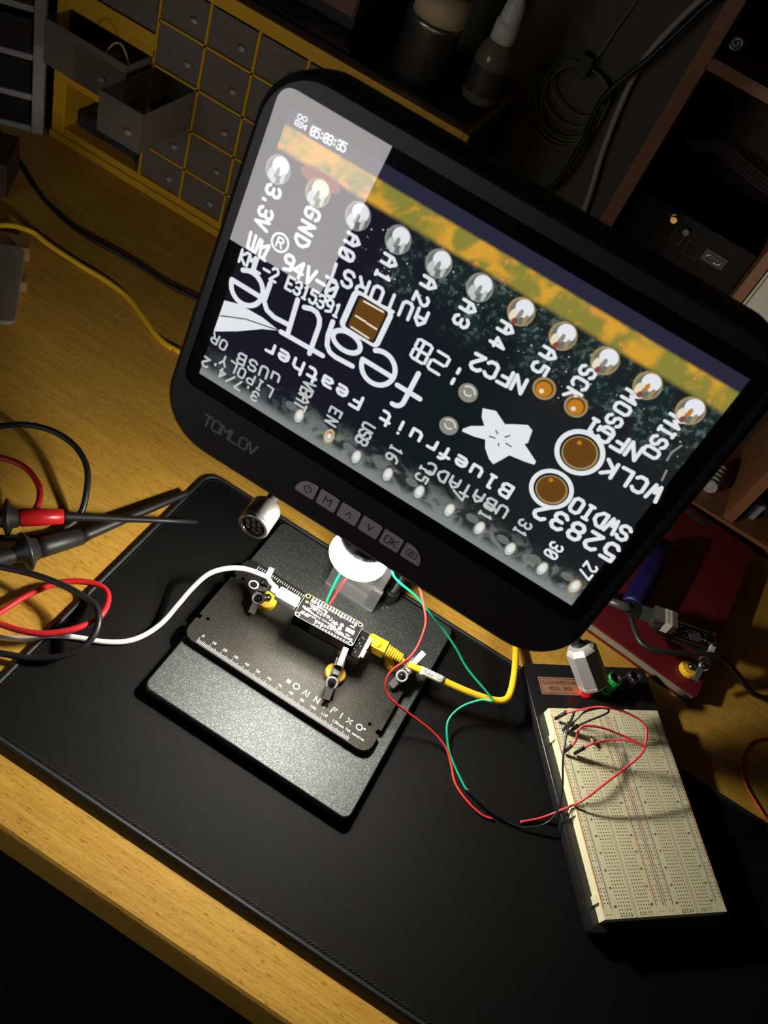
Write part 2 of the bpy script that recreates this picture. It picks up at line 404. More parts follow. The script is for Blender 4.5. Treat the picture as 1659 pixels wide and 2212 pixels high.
DM = [display_bg(), E('white', (.93, .96, 1.0)), E('soft_white', (.62, .66, .66)), E('copper', (.16, .065, .012)), E('amber', (.62, .24, .02)), E('silver', (.30, .30, .27)), E('dark', (.01, .012, .014)),
      E('warm', (.95, .86, .66)), E('dim_red', (.30, .07, .045)), E('haze', (.17, .19, .18)), E('dull_gold', (.42, .30, .13))]
mb = MB(); mb.flat([(-109, -68.2), (108.4, -68.2), (108.4, 68.2), (-109, 68.2)], -1.0)
def tx(t, a, c, h, w, st, m=1, z=-.9, d=None): mb.text(t, a, c, h, w, st, z, m, d)
DN = (0, -1)
for t, u, v0, v1 in (('3.3V', -104, 33.5, 17.8), ('GND', -83.8, 33.8, 20.3), ('A0', -62.6, 33, 26), ('A1', -44, 33.5, 26), ('A2', -24.2, 34, 26), ('A3', -4.3, 34, 26.8), ('A4', 14.2, 34.5, 27), ('A5', 35.3, 34.5, 27),
                     ('SCK', 53.2, 36.5, 24.3), ('MOSI', 74, 37, 17.6), ('MISO', 94.6, 37.5, 20.6)):
    tx(t, (u, v0), (u, v1), 6.6, 3.9, 1.55)
for t, u, v0, v1 in (('VBAT', -54.6, -40.5, -53), ('EN', -37.3, -45.5, -51), ('USB', -19.7, -43, -51.5), ('16', -2.7, -45.5, -50.5), ('15', 14.6, -46.5, -51.5), ('7', 33.7, -48.5, -48.5), ('11', 50, -45.3, -50.5), ('31', 67.9, -43, -48),
                     ('30', 85.9, -44.5, -49.5), ('27', 104.3, -44, -49)):
    tx(t, (u, v0), (u, v1), 6.0, 3.2, 1.2, 2 if u < 80 else 1, d=DN)
tx('AUTORST', (-20.7, 18.6), (-65.1, 16.0), 7.2, 4.6, 1.6)
tx('94V-0', (-86.0, 8.2), (-62.8, 8.2), 7.2, 4.2, 1.65)
tx('KML-2 E315391', (-107.0, -.9), (-56.6, .7), 6.0, 3.0, 1.35)
mb.ringflat(-93, 14.6, 3.6, 4.6, -.9, 1); tx('R', (-93, 14.6), (-93, 14.6), 4.2, 2.8, .9, d=(1, 0))
mb.strokes([[(-107.5, 11.5), (-106.8, 4.5), (-102.6, 4.2), (-102.2, 11)], [(-104.7, 11.4), (-104.4, 5)], [(-101.2, 10.8), (-100, 3.6), (-96.8, 3.2)], [(-100.6, 7.8), (-97.2, 10.6), (-98, 3.4)]], 1.5, -.9, 1)
# big word, upside down
W = 2.5
def arc(cx, cy, r, a0, a1, n=14, ry=None): return [(cx+r*math.cos(math.radians(a0+(a1-a0)*k/n)), cy+(ry or r)*math.sin(math.radians(a0+(a1-a0)*k/n))) for k in range(n+1)]
def big_e(cx, cy): return [[(cx+8.2, cy-.3), (cx-8, cy-.3)], arc(cx, cy, 8.3, 182, 362, 18), arc(cx, cy, 8.3, 0, 125, 12)]
fe = [[(-10.2, -5), (-10.2, -21.5)]+arc(-14, -21.5, 3.8, 0, -100, 6), [(-4.2, -15.6), (-16.5, -15.6)]]
fe += big_e(-28.0, -13.2)
fe += [arc(-46.6, -10.2, 7.2, 0, 360, 22, 4.5), [(-56.3, -5.2), (-55.8, -12.6), (-54.4, -17), (-52, -19.3), (-48.5, -20), (-39.3, -19.4)]]
fe += [[(-71.4, -6.5), (-68, -5.2), (-65, -5.4), (-62.6, -7.4), (-61.5, -10.5), (-60.6, -25.6)], [(-77.4, -23.7), (-54.3, -22.9)]]
fe += [[(-75.6, -5), (-73.9, -23.2)], [(-75, -18.4), (-83, -19), (-87.6, -17.8), (-90.4, -14.5), (-90.6, -5)]]
fe += big_e(-100.4, -13.4)
mb.strokes(fe, W, -.88, 1)
mb.flat([(-108.9, -25.2), (-101.5, -22.8), (-88.1, -22.3), (-78.4, -23.7), (-86.4, -27.7), (-97.8, -36.0), (-108.9, -42.9)], -.9, 1)
mb.strokes([[(-108.2, -33.4), (-95.8, -27.8), (-79.3, -23.8)]], .55, -.86, 6)
tx('Bluefruit Feather', (51.6, -32.8), (-79.8, -35.2), 6.6, 4.7, 1.65)
tx('52832', (107, -31.5), (71.0, -32.1), 8.8, 5.4, 2.0)
tx('WCLK', (106.4, 5.2), (84.4, 3.8), 7.4, 4.8, 1.8)
tx('SWDIO', (106.6, -19.6), (82.4, -20.3), 7.4, 4.4, 1.8)
tx('NFC2', (31.2, 15.7), (10.8, 14.3), 7.0, 4.8, 1.75)
tx('NFC1', (88.4, 16.7), (67.6, 16.6), 7.0, 4.8, 1.75)
tx('UBATADC', (55.5, -43.4), (16.2, -44.4), 5.8, 4.2, 1.3, 2)
tx('uUSB', (-71.5, -47.2), (-90.8, -48), 5.6, 3.9, 1.25, 2)
tx('LIPOLY', (-72, -55.4), (-99, -54.2), 5.2, 3.3, 1.1, 2); tx('OR', (-102, -46.5), (-107, -46), 5.0, 3.2, 1.1, 2)
tx('3.7/4.2', (-77.6, -62.2), (-107.5, -60.4), 5.0, 3.2, 1.1, 2)
# seven segment date figures
def seg(cx, cy, on):
    q = {'a': [(-2.6, 4.8), (2.6, 4.8)], 'g': [(-2.6, 0), (2.6, 0)], 'd': [(-2.6, -4.8), (2.6, -4.8)], 'f': [(-3.6, 4.2), (-3.6, .8)], 'b': [(3.6, 4.2), (3.6, .8)], 'e': [(-3.6, -.8), (-3.6, -4.2)], 'c': [(3.6, -.8), (3.6, -4.2)]}
    for k in on: mb.strokes([[(cx+x, cy+y) for x, y in q[k]]], 1.5, -.9, 1)
seg(-4.4, 4.6, 'abged'); seg(-13.6, 5, 'abcdefg'); seg(-17.8, 5.2, 'bc'); mb.strokes([[(5.2, 7.4), (5.2, 5.2)], [(5.2, 1.8), (5.2, -.6)]], 1.7, -.9, 1)
# flower mark
ST = [(22.8, -3.1), (28.6, -.8), (35.1, -4.1), (38.5, -1.8), (44, 1.4), (47, .3), (48.3, -6.1), (47.3, -7.5), (55.9, -11.9), (56, -13.8), (51.5, -15), (44.2, -16.3), (42.7, -19.6), (40.2, -24.6), (37.2, -23.4), (33.2, -19.7), (31.1, -15.8), (26.3, -17.5), (20.1, -18.5), (19.8, -17.1), (22.4, -13.7), (27.6, -10.2), (24.5, -7.1)]
mb.add([(x, y, -.9) for x, y in ST]+[(37, -12, -.9)], [(k, (k+1) % len(ST), len(ST)) for k in range(len(ST))], 1)
mb.strokes([[(33.1, -9.1), (34.6, -10.1)], [(32.1, -13.3), (34.6, -12.6)], [(38.2, -9.5), (39.7, -7.7)], [(37.2, -14), (37.8, -14.9)], [(40.1, -12), (42.8, -12)]], .6, -.86, 6)
# pads, vias, solder joints
for x, y, r0, r1 in ((69.7, 3, 8.9, 11.2), (68.6, -19.9, 8.2, 10.3)):
    mb.flat(circ(x, y, r1, 36), -.9, 1); mb.flat(circ(x, y, r0, 36), -.87, 6); mb.flat(circ(x+.2, y-.2, r0-.8, 36), -.86, 10); mb.flat(circ(x, y, r0-1.6, 36), -.85, 3); mb.flat(circ(x-2.5, y+4, 1.1, 10), -.84, 4)
for x, y in ((41.5, 20.1), (57.1, 20.7)):
    mb.flat(circ(x, y, 5.2, 28), -.9, 10); mb.flat(circ(x, y, 4.1, 24), -.88, 3); mb.flat(circ(x, y-.4, 3.5, 24), -.87, 4); mb.flat(circ(x-.4, y-1.6, 1.1, 12), -.86, 7)
for x, y in ((13.7, -.4), (13.5, -19.7)):
    mb.flat(circ(x, y, 4.6, 28), -.9, 5); mb.strokes([arc(x, y, 3.2, 20, 140, 6), arc(x, y+.6, 2, 200, 330, 6)], .7, -.88, 7)
mb.flat(rrect(-53.5, -5.5, -32.0, 14.6, 3, 5), -.905, 1); mb.flat(rrect(-50.6, -4.0, -34.6, 13, 1.4, 5), -.89, 6)
mb.flat(rrect(-49.2, -3.2, -35.6, 12.2, .8, 4), -.88, 3); mb.strokes([[(-47.7, 3.3), (-42.4, 3.3)], [(-41.6, 3.0), (-36.4, 3.0)], [(-47, 11.4), (-37, 11.8)], [(-47.5, -2.6), (-38, -2.9)]], .9, -.87, 7)
rnd = random.Random(3)
for k in range(11):
    x, y = -105.2+20.24*k, 44.4+.2*k
    mb.flat(circ(x, y-1.5, 6.0, 22, 6.4), -.9, 10 if k in (1, 6, 7, 8, 9, 10) else 5)
    mb.flat(circ(x+.2, y-1.6, 5.1, 22, 5.5), -.89, 9)
    mb.flat(circ(x+.6, y+.4, 4.0, 20, 3.9), -.88, 1 if k != 1 else 7)
    mb.flat(circ(x-2.4, y-4.2, 1.6, 12, 2.6), -.87, 2 if k < 6 else 7); mb.flat(circ(x+3.2, y-3.8, .9, 10, 2.6), -.87, 2 if k < 6 else 10)
    mb.flat(circ(x+.2, y-2.4, 1.0, 10, 2.2), -.875, 5 if k < 9 else 4); mb.flat(circ(x-.6, y-6.4, 1.2, 10, 1.5), -.86, 2 if k < 6 else 8)
mb.flat(circ(-86, 48.5, 10, 20, 3.4), -.93, 8)
for k, (x, y) in enumerate(((-53, -58.3), (-35.1, -59), (-18.4, -61), (-.7, -60), (16.9, -59), (34, -58.6), (50.9, -58.3), (68.7, -59.2), (86.6, -59), (104, -57.8))):
    mb.flat(circ(x, y-.3, 2.9, 18, 4.8), -.9, 10 if k in (1, 9) else 9); mb.flat(circ(x, y, 2.2, 16, 3.9), -.89, 2); mb.flat(circ(x, y+.6, 1.6, 14, 2.6), -.88, 4 if k == 1 else 7); mb.flat(circ(x, y, 1.1, 12, 1.6), -.87, 1)
    mb.flat(circ(x-5.5, y+2.5, 3.4, 14, 2.2), -.93, 9)
for k in range(150):
    x = rnd.uniform(-66, 106); y = rnd.gauss(33, 6); r = rnd.uniform(.15, .45)
    mb.flat(circ(x, y, r, 7), -.94, rnd.choice((2, 5, 9, 9)))
mb.strokes([[(103, 30), (101.5, 25), (102, 21)], [(104.5, 17), (105.5, 12)]], .9, -.93, 5)
tx('05:03:35', (-96.4, 64.6), (-81.6, 65.4), 3.6, 1.8, .75)
mb.ringflat(-103.9, 67.0, .7, 1.2, -.9, 1, 14); mb.ringflat(-101.4, 67.2, .7, 1.2, -.9, 1, 14)
mb.strokes([[(-105, 65.2), (-105, 63.3), (-101.6, 63.3), (-101.6, 65.2), (-105, 65.2)], [(-101, 64.3), (-99.8, 65.3), (-99.8, 63.3), (-101, 64.3)], [(-104.2, 64.2), (-102.4, 64.2)]], .5, -.9, 1)
mb.build('lit_display', DM, hs, raw=True)
# glass pane over the display
g = bpy.data.materials.new('screen_glass'); g.use_nodes = True; n = g.node_tree.nodes; l = g.node_tree.links; n.remove(n['Principled BSDF'])
fr = n.new('ShaderNodeFresnel'); fr.inputs[0].default_value = 2.5; tr = n.new('ShaderNodeBsdfTransparent'); gl = n.new('ShaderNodeBsdfGlossy'); gl.inputs['Roughness'].default_value = .01
mx = n.new('ShaderNodeMixShader'); l.new(fr.outputs[0], mx.inputs[0]); l.new(tr.outputs[0], mx.inputs[1]); l.new(gl.outputs[0], mx.inputs[2]); l.new(mx.outputs[0], n['Material Output'].inputs[0])
mb = MB(); mb.rings([[(x, y, z) for x, y in rrect(-115.8, -75.8, 115.8, 75.8, 7, 8)] for z in (-.75, -.25)], 0, False, False, True); mb.build('screen_glass', g, hs, raw=True)
# buttons and brand lettering
BT = mat('button_grey', (.80, .70, .73), .5, .35); SY = mat('button_symbol', (.06, .05, .055), .5)
for k in range(6):
    x0 = -39.4+12.75*k; x1 = x0+11.2; mb = MB()
    r = (1, 8.4, 1, 1) if k == 0 else ((8.4, 1, 1, 1) if k == 5 else (1, 1, 1, 1))
    mb.prism(rrect(x0, -96.3, x1, -87, r, 5), -.2, .9, 0); c = (x0+x1)/2+(.9 if k == 0 else -.6 if k == 5 else 0); y = -91.9; z = .95
    if k == 0: mb.strokes([arc(c, y, 2.0, 125, 415, 14), [(c, y+2.8), (c, y+.4)]], .55, z, 1)
    if k == 1: mb.text('M', (c, y), (c, y), 4.6, 3.6, .6, z, 1, (1, 0))
    if k == 2: mb.strokes([[(c-1.5, y-1.6), (c, y+1.8), (c+1.5, y-1.6)]], .55, z, 1)
    if k == 3: mb.strokes([[(c-1.5, y+1.8), (c, y-1.6), (c+1.5, y+1.8)]], .55, z, 1)
    if k == 4: mb.text('OK', (c-2, y), (c+2, y), 4.4, 3.0, .6, z, 1)
    if k == 5: mb.strokes([rrect(c-2.9, y-1.9, c+2.9, y+1.9, .6, 2)+[(c+2.9, y+1.3)]], .45, z, 1); mb.ringflat(c, y, .8, 1.4, z, 1)
    mb.build('button', [BT, SY], hs, raw=True)
mb = MB(); mb.text('TOMLOV', (-95.8, -89.8), (-68.2, -89.8), 6.2, 4.7, 1.15, .12)
mb.build('brand_lettering', mat('grey_print', (.34, .34, .35), .5, .3), hs, raw=True)
# two gooseneck lamps at the sides (switched off)
def goose(path, F, Bk, r, sides, shell):
    mb = MB(); mb.tube(path, lambda t: 4.2, 10, sub=10); gn = mb.build('gooseneck', BLACK, ms)
    F = Vector(F); Bk = Vector(Bk); d = (F-Bk).normalized(); L = (F-Bk).length
    h = MB(); h.lathe(Bk, d, [(4, -2), (r*.72, -1.5), (r*.9, .3), (r, 2.2), (r, L-4.2), (r*.96, L-4), (r*.96, L-3.4), (r, L-3.2), (r, L-.6), (r*.96, L), (r*.78, L)], sides, 0, cap=(True, False), smooth=sides > 20)
    h.lathe(Bk, d, [(r*.78, L), (r*.74, L-2.5), (.1, L-2.6)], 24, 1, cap=(False, False))
    a = d.orthogonal().normalized(); q = d.cross(a)
    for k in range(7):
        p = F-d*2.6+(a*math.cos(k*math.pi/3)+q*math.sin(k*math.pi/3))*(r*.46 if k else 0)
        h.lathe(p, d, [(r*.2, 0), (r*.2, .8), (r*.12, 1.7), (.1, 1.9)], 12, 2, cap=(False, False))
    h.build('lamp_head', [shell, mat('lamp_reflector', (.09, .085, .085), .25, .6), mat('led_lens', (.16, .15, .15), .1)], gn)
LAMPM = mat('turned_steel', (.42, .41, .40), .3, .95)
goose([(60, 150, 290), (20, 165, 270), (-10, 140, 200), (-6, 82, 130), (-3.4, 58, 121)], (-1.4, 35.5, 119.5), (-3.4, 58, 120), 11.6, 40, LAMPM)
goose([(95, 150, 290), (150, 170, 300), (215, 175, 200), (243, 138, 100), (253, 135.5, 88)], (281.2, 130.2, 63.5), (254, 135.2, 86.5), 12.6, 8, BRSTEEL)

# ---------------------------------------------------------------- work plate with ruler (magnetic holder base)
wp = thing('work_plate', 'thin black steel work plate with white printed ruler lying on the microscope base', 'work plate', (72, 40, 12))
out = []
mb = MB(); mb.prism([(-12.5, .5+3), (-12.5, 11), (-9.6, 11), (-9.6, 15), (-12.5, 15), (-12.5, 60), (-9.6, 60), (-9.6, 64), (-12.5, 64)]+[(x, y) for x, y in rrect(-12.5, -8.5, 154.5, 86, 9, 6)[8:14]][:0]
    + [(-12.5, 77), (-11, 82), (-8, 85), (-3.5, 86), (145.5, 86), (150, 85), (153, 82), (154.5, 77), (154.5, 64), (151.4, 64), (151.4, 60), (154.5, 60), (154.5, 15), (151.4, 15), (151.4, 11), (154.5, 11), (154.5, .5), (153.3, -4), (150, -7.3), (145.5, -8.5), (-3.5, -8.5), (-8, -7.3), (-11.3, -4), (-12.5, .5)], 13.2, 18)
mb.build('plate', POWDER2, wp)
pm = MB(); z = 18.08
for k in range(0, 137):
    L = 5.0 if k % 10 == 0 else 4.2 if k % 5 == 0 else 3.1
    pm.flat([(k-.17, -7.4), (k+.17, -7.4), (k+.17, -7.4+L), (k-.17, -7.4+L)], z)
    if k % 2 == 0: pm.flat([(k-.3, 83.4-L*.8), (k+.3, 83.4-L*.8), (k+.3, 83.4), (k-.3, 83.4)], z)
for k in range(0, 13):
    t = str(k*10); pm.text(t, (k*10-.9*(len(t)-1)+1.2, .2), (k*10+.9*(len(t)-1)+1.2, .2), 2.0, 1.3, .42, z, 0, (1, 0))
pm.text('mm', (125.4, 0), (127.8, 0), 2.0, 1.7, .38, z); pm.text('Pat pending', (131.2, .2), (146, .2), 1.9, 1.1, .38, z)
pm.flat(rrect(73.2, 5.8, 76.4, 9.0, .3, 2), z); pm.ringflat(81.8, 7.4, 1.9, 2.8, z)
pm.strokes([[(88.6, 4.8), (90, 9.6), (91.2, 5.6)], [(92.8, 4.8), (92.8, 9.6)]], .75, z); pm.text('N', (100.6, 7.2), (100.6, 7.2), 5.0, 3.4, .75, z, 0, (1, 0))
pm.strokes([[(108.2, 4.8), (108.2, 9.8)], [(114.2, 4.8), (114.2, 8), (117, 8)], [(114.2, 9.8), (118, 9.8)], [(122.6, 4.8), (122.6, 9.8)]], .75, z)
for a in (45, 135, 225, 315): pm.strokes([[(130.1+1.0*math.cos(math.radians(a)), 7.3+1.0*math.sin(math.radians(a))), (130.1+2.6*math.cos(math.radians(a)), 7.3+2.6*math.sin(math.radians(a)))]], .95, z)
pm.ringflat(138.8, 7.5, 1.9, 2.8, z); pm.flat(circ(143, 8.6, .9, 14), z); pm.ringflat(6.1, 65, 3.0, 4.4, z)
pm.build('ruler_print', WHITEINK, wp)
for x, y in ((-4.6, 14.9), (-4.1, 64.1), (144.4, 14.7), (144.4, 64)): MB().flat(circ(x, y, 1.5, 18), 18.1).build('screw_hole', mat('deep_black', (.002, .002, .002), .9, spec=0.), wp)

# ---------------------------------------------------------------- clamps
def clamp(base, ring, tail, jaw, z0, label, face=(0.1, -.55, .8)):
    t = thing('helping_hand_clamp', label, 'clamp', (base[0], base[1], z0), 'magnetic clamps with yellow bases')
    B = Vector((base[0], base[1], z0)); R = Vector(ring); Tl = Vector(tail); J = Vector(jaw)
    mb = MB(); nn = 48
    rr = [[(B.x+(r+(.35*(k % 2) if 0 < i < 4 else 0))*math.cos(2*math.pi*k/nn), B.y+(r+(.35*(k % 2) if 0 < i < 4 else 0))*math.sin(2*math.pi*k/nn), z0+zz) for k in range(nn)] for i, (r, zz) in enumerate(((7.6, .05), (8.2, .6), (8.2, 5), (7.6, 6), (3.5, 6.4)))]
    mb.rings(rr, 0, False); mb.build('magnet_base', YELLOWPL, t)
    ax = (J-Tl).normalized(); n = Vector(face).normalized(); sd = ax.cross(n).normalized(); n = sd.cross(ax).normalized()
    Rm = Matrix((sd, ax, n)).transposed()
    # ball stem, bracket, jaws, ball ring, thumb lever
    mb = MB(); mb.cyl(B+Vector((0, 0, 6)), B.lerp(R, .55)+Vector((0, 0, 4)), 2.4, n=14); mb.sphere(B+Vector((0, 0, 8)), 3.4); mb.build('ball_stem', DKSTEEL, t)
    mb = MB(); mid = R.lerp(J, .42)
    L = (J-R).length
    for sgn in (-1, 1): mb.box(mid-n*3+sd*sgn*3.1, (1.1, L*.72, 6.2), Rm)
    mb.box(mid-n*5.6, (6.2, L*.7, 1), Rm); mb.box(R.lerp(J, .36)+n*.2, (4.6, 4.0, .9), Rm, 1); mb.box(R.lerp(J, .58)-n*.6, (7.4, 2.2, 3.4), Rm)
    mb.build('bracket', [mat('bracket_steel', (.26, .25, .24), .35, .6), mat('stamped_tab', (.62, .58, .5), .4, .6)], t)
    mb = MB(); mb.lathe(R-n*2.5, n, [(3.9, 0), (4.9, .3), (5.0, 4.0), (4.6, 4.5), (3.3, 4.5), (3.1, 1.5)], 28, 0, cap=(True, True)); mb.build('clamp_ring', mat('satin_steel', (.55, .54, .52), .35, .55), t)
    mb = MB(); mb.sphere(R+n*1.2, 3.1, n=18); mb.build('ball', mat('black_ball', (.008, .008, .008), .08), t)
    mb = MB(); c = R.lerp(Tl, .75)-n*1.2; mb.box(c, (5.4, (R-Tl).length*.95, 1.4), Rm); mb.build('thumb_lever', mat('lever_steel', (.22, .20, .20), .4, .6), t)
    mb = MB(); jb = R.lerp(J, .66); jl = (J-jb).length+6; jc = jb.lerp(J, .62)
    for sgn in (-1, 1): mb.box(jc+n*(sgn*1.2+.6), (4.4, jl, 2.0), Rm, 0)
    mb.box(jb-n*.5, (5.2, 4, 5), Rm, 1)
    mb.build('jaw', [mat('jaw_tip', (.32, .35, .38), .3), DKSTEEL], t)
    return t
clamp((23, 56), (18.6, 46.5, 32.5), (20, 38, 26), (16.2, 60, 51), 18, 'steel clamp with yellow base gripping the white cable')
clamp((101.3, 33.5), (103.2, 19.5, 30), (106, 9.5, 27), (99.0, 37.5, 47), 18, 'steel clamp with yellow base standing empty in front of the jack')
clamp((136, 74), (146.5, 60, 29.5), (143.8, 52, 25), (150.6, 78.5, 40), 18, 'steel clamp with yellow base holding the yellow cable', (.1, -.45, .85))
clamp((372.5, 249), (380.5, 251.5, 28), (378.5, 238, 24), (377.5, 262, 40), 13, 'steel clamp with yellow base on the red notebook', (.15, -.5, .85))

# ---------------------------------------------------------------- circuit boards
def board_art(mb, z, m, seed):
    rnd = random.Random(seed)
    for k in range(16): mb.text(rnd.choice(('A0', 'A1', 'MI', '3V', 'TX', 'SC', '12')), (-17+2.54*k*.95, 6.6), (-17+2.54*k*.95, 5.0), 1.0, .8, .3, z, m, DN)
cb = thing('circuit_board_stack', 'black white-printed circuit board stack held between white and yellow plugs under the ring light', 'circuit board', (76, 48, 40))
ang = math.radians(4.8); CF = Matrix.Translation((75.8, 49.5, 55.5)) @ Matrix.Rotation(ang, 4, 'Z') @ Matrix.Rotation(math.radians(5), 4, 'X')
mb = MB(CF); mb.prism(rrect(-25.4, -11.4, 25.4, 11.4, 2.5, 5), -1.6, 0)
mb.build('upper_board', [PCB], cb)
mb = MB(CF); z = .06
mb.strokes([rrect(-25.2, -11.2, 25.2, 11.2, 2.4, 5)+[(25.2, 8)]], .12, z, 0); mb.strokes([[(-20, 11.1), (23, 11.1)]], .25, z, 1)
for x in (-22.9, 22.9):
    for y in (-9.3, 9.3): mb.ringflat(x, y, 1.3, 2.0 if x < 0 else 1.8, z, 1 if x < 0 else 0)
for k in range(16): mb.flat(circ(-18.5+2.54*k, 9.9, .75, 10), z, 0 if k % 3 else 1)
for k in range(12): mb.flat(circ(-8+2.54*k, -9.9, .7, 10), z, 0)
for k, t in enumerate('RST 3V3 ARF GND A0 A1 A2 A3 A4 A5 SCK MO MI RX TX DFU'.split()): mb.text(t, (-18.5+2.54*k, 8.3), (-18.5+2.54*k, 8.3-.95*(len(t)-1)), 1.5, .75, .3, z+.02, 0, DN)
for k, t in enumerate('BAT EN USB 13 12 11 7 15 16 27 25 26'.split()): mb.text(t, (-8+2.54*k, -6.2), (-8+2.54*k, -6.2-.95*(len(t)-1)), 1.5, .75, .3, z+.02, 0, DN)
mb.text('feather', (1.5, .9), (-17.0, 1.2), 3.4, 2.0, .42, z); mb.text('Bluefruit Feather', (6.5, -3.4), (-15, -2.6), 1.3, .8, .28, z)
mb.text('nRF52832', (14.5, -5.6), (2.5, -4.4), 1.7, 1.0, .34, z); mb.text('AUTORST', (-5, 5.2), (-13, 5.4), 1.2, .8, .26, z); mb.text('94V-0', (-17, 4.3), (-12, 4.3), 1.2, .8, .26, z); mb.text('E315391', (-17, 2.9), (-9, 3.0), 1.1, .7, .25, z)
mb.flat([(-22, -1.6), (-18, -.2), (-14.6, -1.2), (-12.5, -2.2), (-16.5, -2.6), (-20.5, -2.6)], z)
sv = Matrix.Translation((5.2, -.6, 0)) @ Matrix.Scale(.155, 4) @ Matrix.Translation((-37, 12, 0))
pts = [sv @ Vector((x, y, 0)) for x, y in ST]; cc = sv @ Vector((37, -12, 0))
mb.add([(p.x, p.y, z) for p in pts]+[(cc.x, cc.y, z)], [(k, (k+1) % len(pts), len(pts)) for k in range(len(pts))])
for x, y in ((10.6, 1.0), (10.4, -2.6)): mb.flat(circ(x, y, 1.55, 18), z); mb.flat(circ(x, y, 1.0, 16), z+.03, 1)
for x, y, w, h in ((-21.5, 4.2, 2.4, 1.8), (-21.5, -.8, 2.4, 1.8), (-18.6, 4.4, 1, 1.6), (-18.6, -.6, 1, 1.6), (19.7, 6.6, 1.8, 1.8), (-4.6, 4.2, 1.6, 2.4)): mb.flat(rrect(x-w/2, y-h/2, x+w/2, y+h/2, .2, 2), z, 1)
for y, w in ((4.6, 3.6), (3.9, 4.4), (1.6, 7.2), (.8, 7.2), (0, 7.2), (-.8, 7.2), (-1.6, 7.2), (-3.9, 4.0), (-4.6, 3.0)): mb.flat([(18.2-w/2, y-.22), (18.2+w/2, y-.22), (18.2+w/2, y+.22), (18.2-w/2, y+.22)], z)
mb.text('USB LIPOLY 3.7V', (-21, -5), (-9.5, -5), 1.1, .7, .24, z); mb.text('BATTERY', (-21.5, -6.6), (-15, -6.8), 1.1, .7, .24, z); mb.flat(circ(22, -6.2, 1.0, 14), z); mb.flat(circ(-17.6, 7, .9, 14), z)
mb.build('board_print', [WHITEINK, GOLD], cb)
mb = MB(CF); mb.prism(rrect(-25.4, -11.4, 33.5, 13.6, 2.5, 5), -13.6, -12.0, 0); mb.bx((-17, 8.8, -12), (20, 11.2, -1.6), 1); mb.bx((-10, -11.2, -12), (20, -8.8, -1.6), 1)
for k in range(17): mb.flat(circ(-20+2.54*k, 12.4, .75, 10), -11.95, 2); mb.flat(circ(-20+2.54*k, 12.4, .4, 8), -11.9, 0)
mb.strokes([[(-25, 13.4), (33, 13.4)]], .25, -11.9, 2)
q3 = random.Random(9)
for k in range(16): x, y = q3.choice((27.6, 29.4, 31)), q3.uniform(-8.5, 8.5); mb.sphere((x, y, -11.9), q3.uniform(.5, .9), 4, 8, (1, 1, .6))
mb.build('lower_board', [PCB, BLACK, GOLD, WHITEINK, STEEL], cb)
mb = MB(CF); mb.bx((18, -8.2, -27), (35.6, 8.6, -13.7)); mb.bx((33.6, -8.2, -13.7), (36.2, 8.6, -12.2)); mb.bx((36.2, -8.6, -12.6), (37, -1, -11.8)); mb.bx((36.2, .2, -12.6), (37, 8.8, -11.8)); mb.bx((33.4, -10.4, -15), (34.2, -8.2, -11.4)); mb.bx((29, 8.6, -17), (36.6, 10.6, -12.2)); mb.bx((36.2, -6.6, -25.6), (36.4, 7, -14.4), 1)
mb.build('ethernet_jack', [mat('jack_steel', (.42, .40, .42), .35, .7), BLACK], cb)

b2 = thing('circuit_board', 'small black circuit board with silver jack held above the red notebook', 'circuit board', (350, 267, 13))
a2 = math.radians(14.0); CF2 = Matrix.Translation((352, 266, 38)) @ Matrix.Rotation(a2, 4, 'Z') @ Matrix.Rotation(math.radians(-4), 4, 'Y')
mb = MB(CF2); mb.prism(rrect(-29, -11.4, 31, 11.4, 2.5, 5), -1.6, 0, 0)
for y in (-8.7, 9.7): mb.bx((-10, y-1.2, -8), (24, y+1.2, -1.6), 1)
mb.build('board', [PCB, BLACK], b2)
mb = MB(CF2); mb.bx((-37, -8.6, .1), (-15, 8.6, 12.5)); mb.bx((-27, -8.7, .2), (-20, 8.7, 12.62), 1); mb.text('061201', (-23.5, -5.5), (-23.5, 5.5), 2.2, 1.6, .35, 12.7, 2)
for y in (-4, 4.5): mb.box((-34, y, 12.6), (5, 1.4, .5), None, 2); mb.box((-35.5, y, 12.9), (3, 1.0, .6), None, 0)
mb.box((-16.5, 5, 12.9), (3.4, 2, 1), None, 0); mb.bx((-35, -9.6, 2), (-29, -8.6, 5), 0)
mb.build('ethernet_jack', [mat('jack_silver', (.5, .5, .5), .35, 1.), mat('paper_sticker', (.55, .52, .45), .6), mat('sticker_ink', (.12, .12, .12), .6)], b2)
mb = MB(CF2); mb.box((8, -1, .8), (10, 10, 1.6), Matrix.Rotation(0, 3, 'Z'), 0)
for k in range(9):
    for s in (-1, 1): mb.box((4+k, -1+s*5.6, .4), (.5, 1.4, .5), None, 1); mb.box((8+s*5.6, -5+k, .4), (1.4, .5, .5), None, 1)
for k in range(14): mb.ringflat(-10+2.54*k, 9.9, .45, .95, .06, 2, 12); mb.ringflat(-10+2.54*k, -9.9, .45, .95, .06, 2, 12)
for y in (-9.3, 9.3): mb.ringflat(28.2, y, 1.3, 2.1, .06, 2)
r2 = random.Random(5)
for k in range(34): x = r2.choice((r2.uniform(-13, 0), r2.uniform(15, 26))); y = r2.uniform(-7.5, 7.5); mb.box((x, y, .5), (r2.choice((1.8, 1.2)), .9, .8), None, r2.choice((1, 1, 0, 3)))
for k in range(4): mb.ringflat(29.4, -5+3*k, .5, 1.1, .06, 2, 12)
mb.build('chips', [mat('chip_grey', (.045, .047, .05), .35), STEEL, GOLD, mat('part_tan', (.4, .33, .22), .5)], b2)

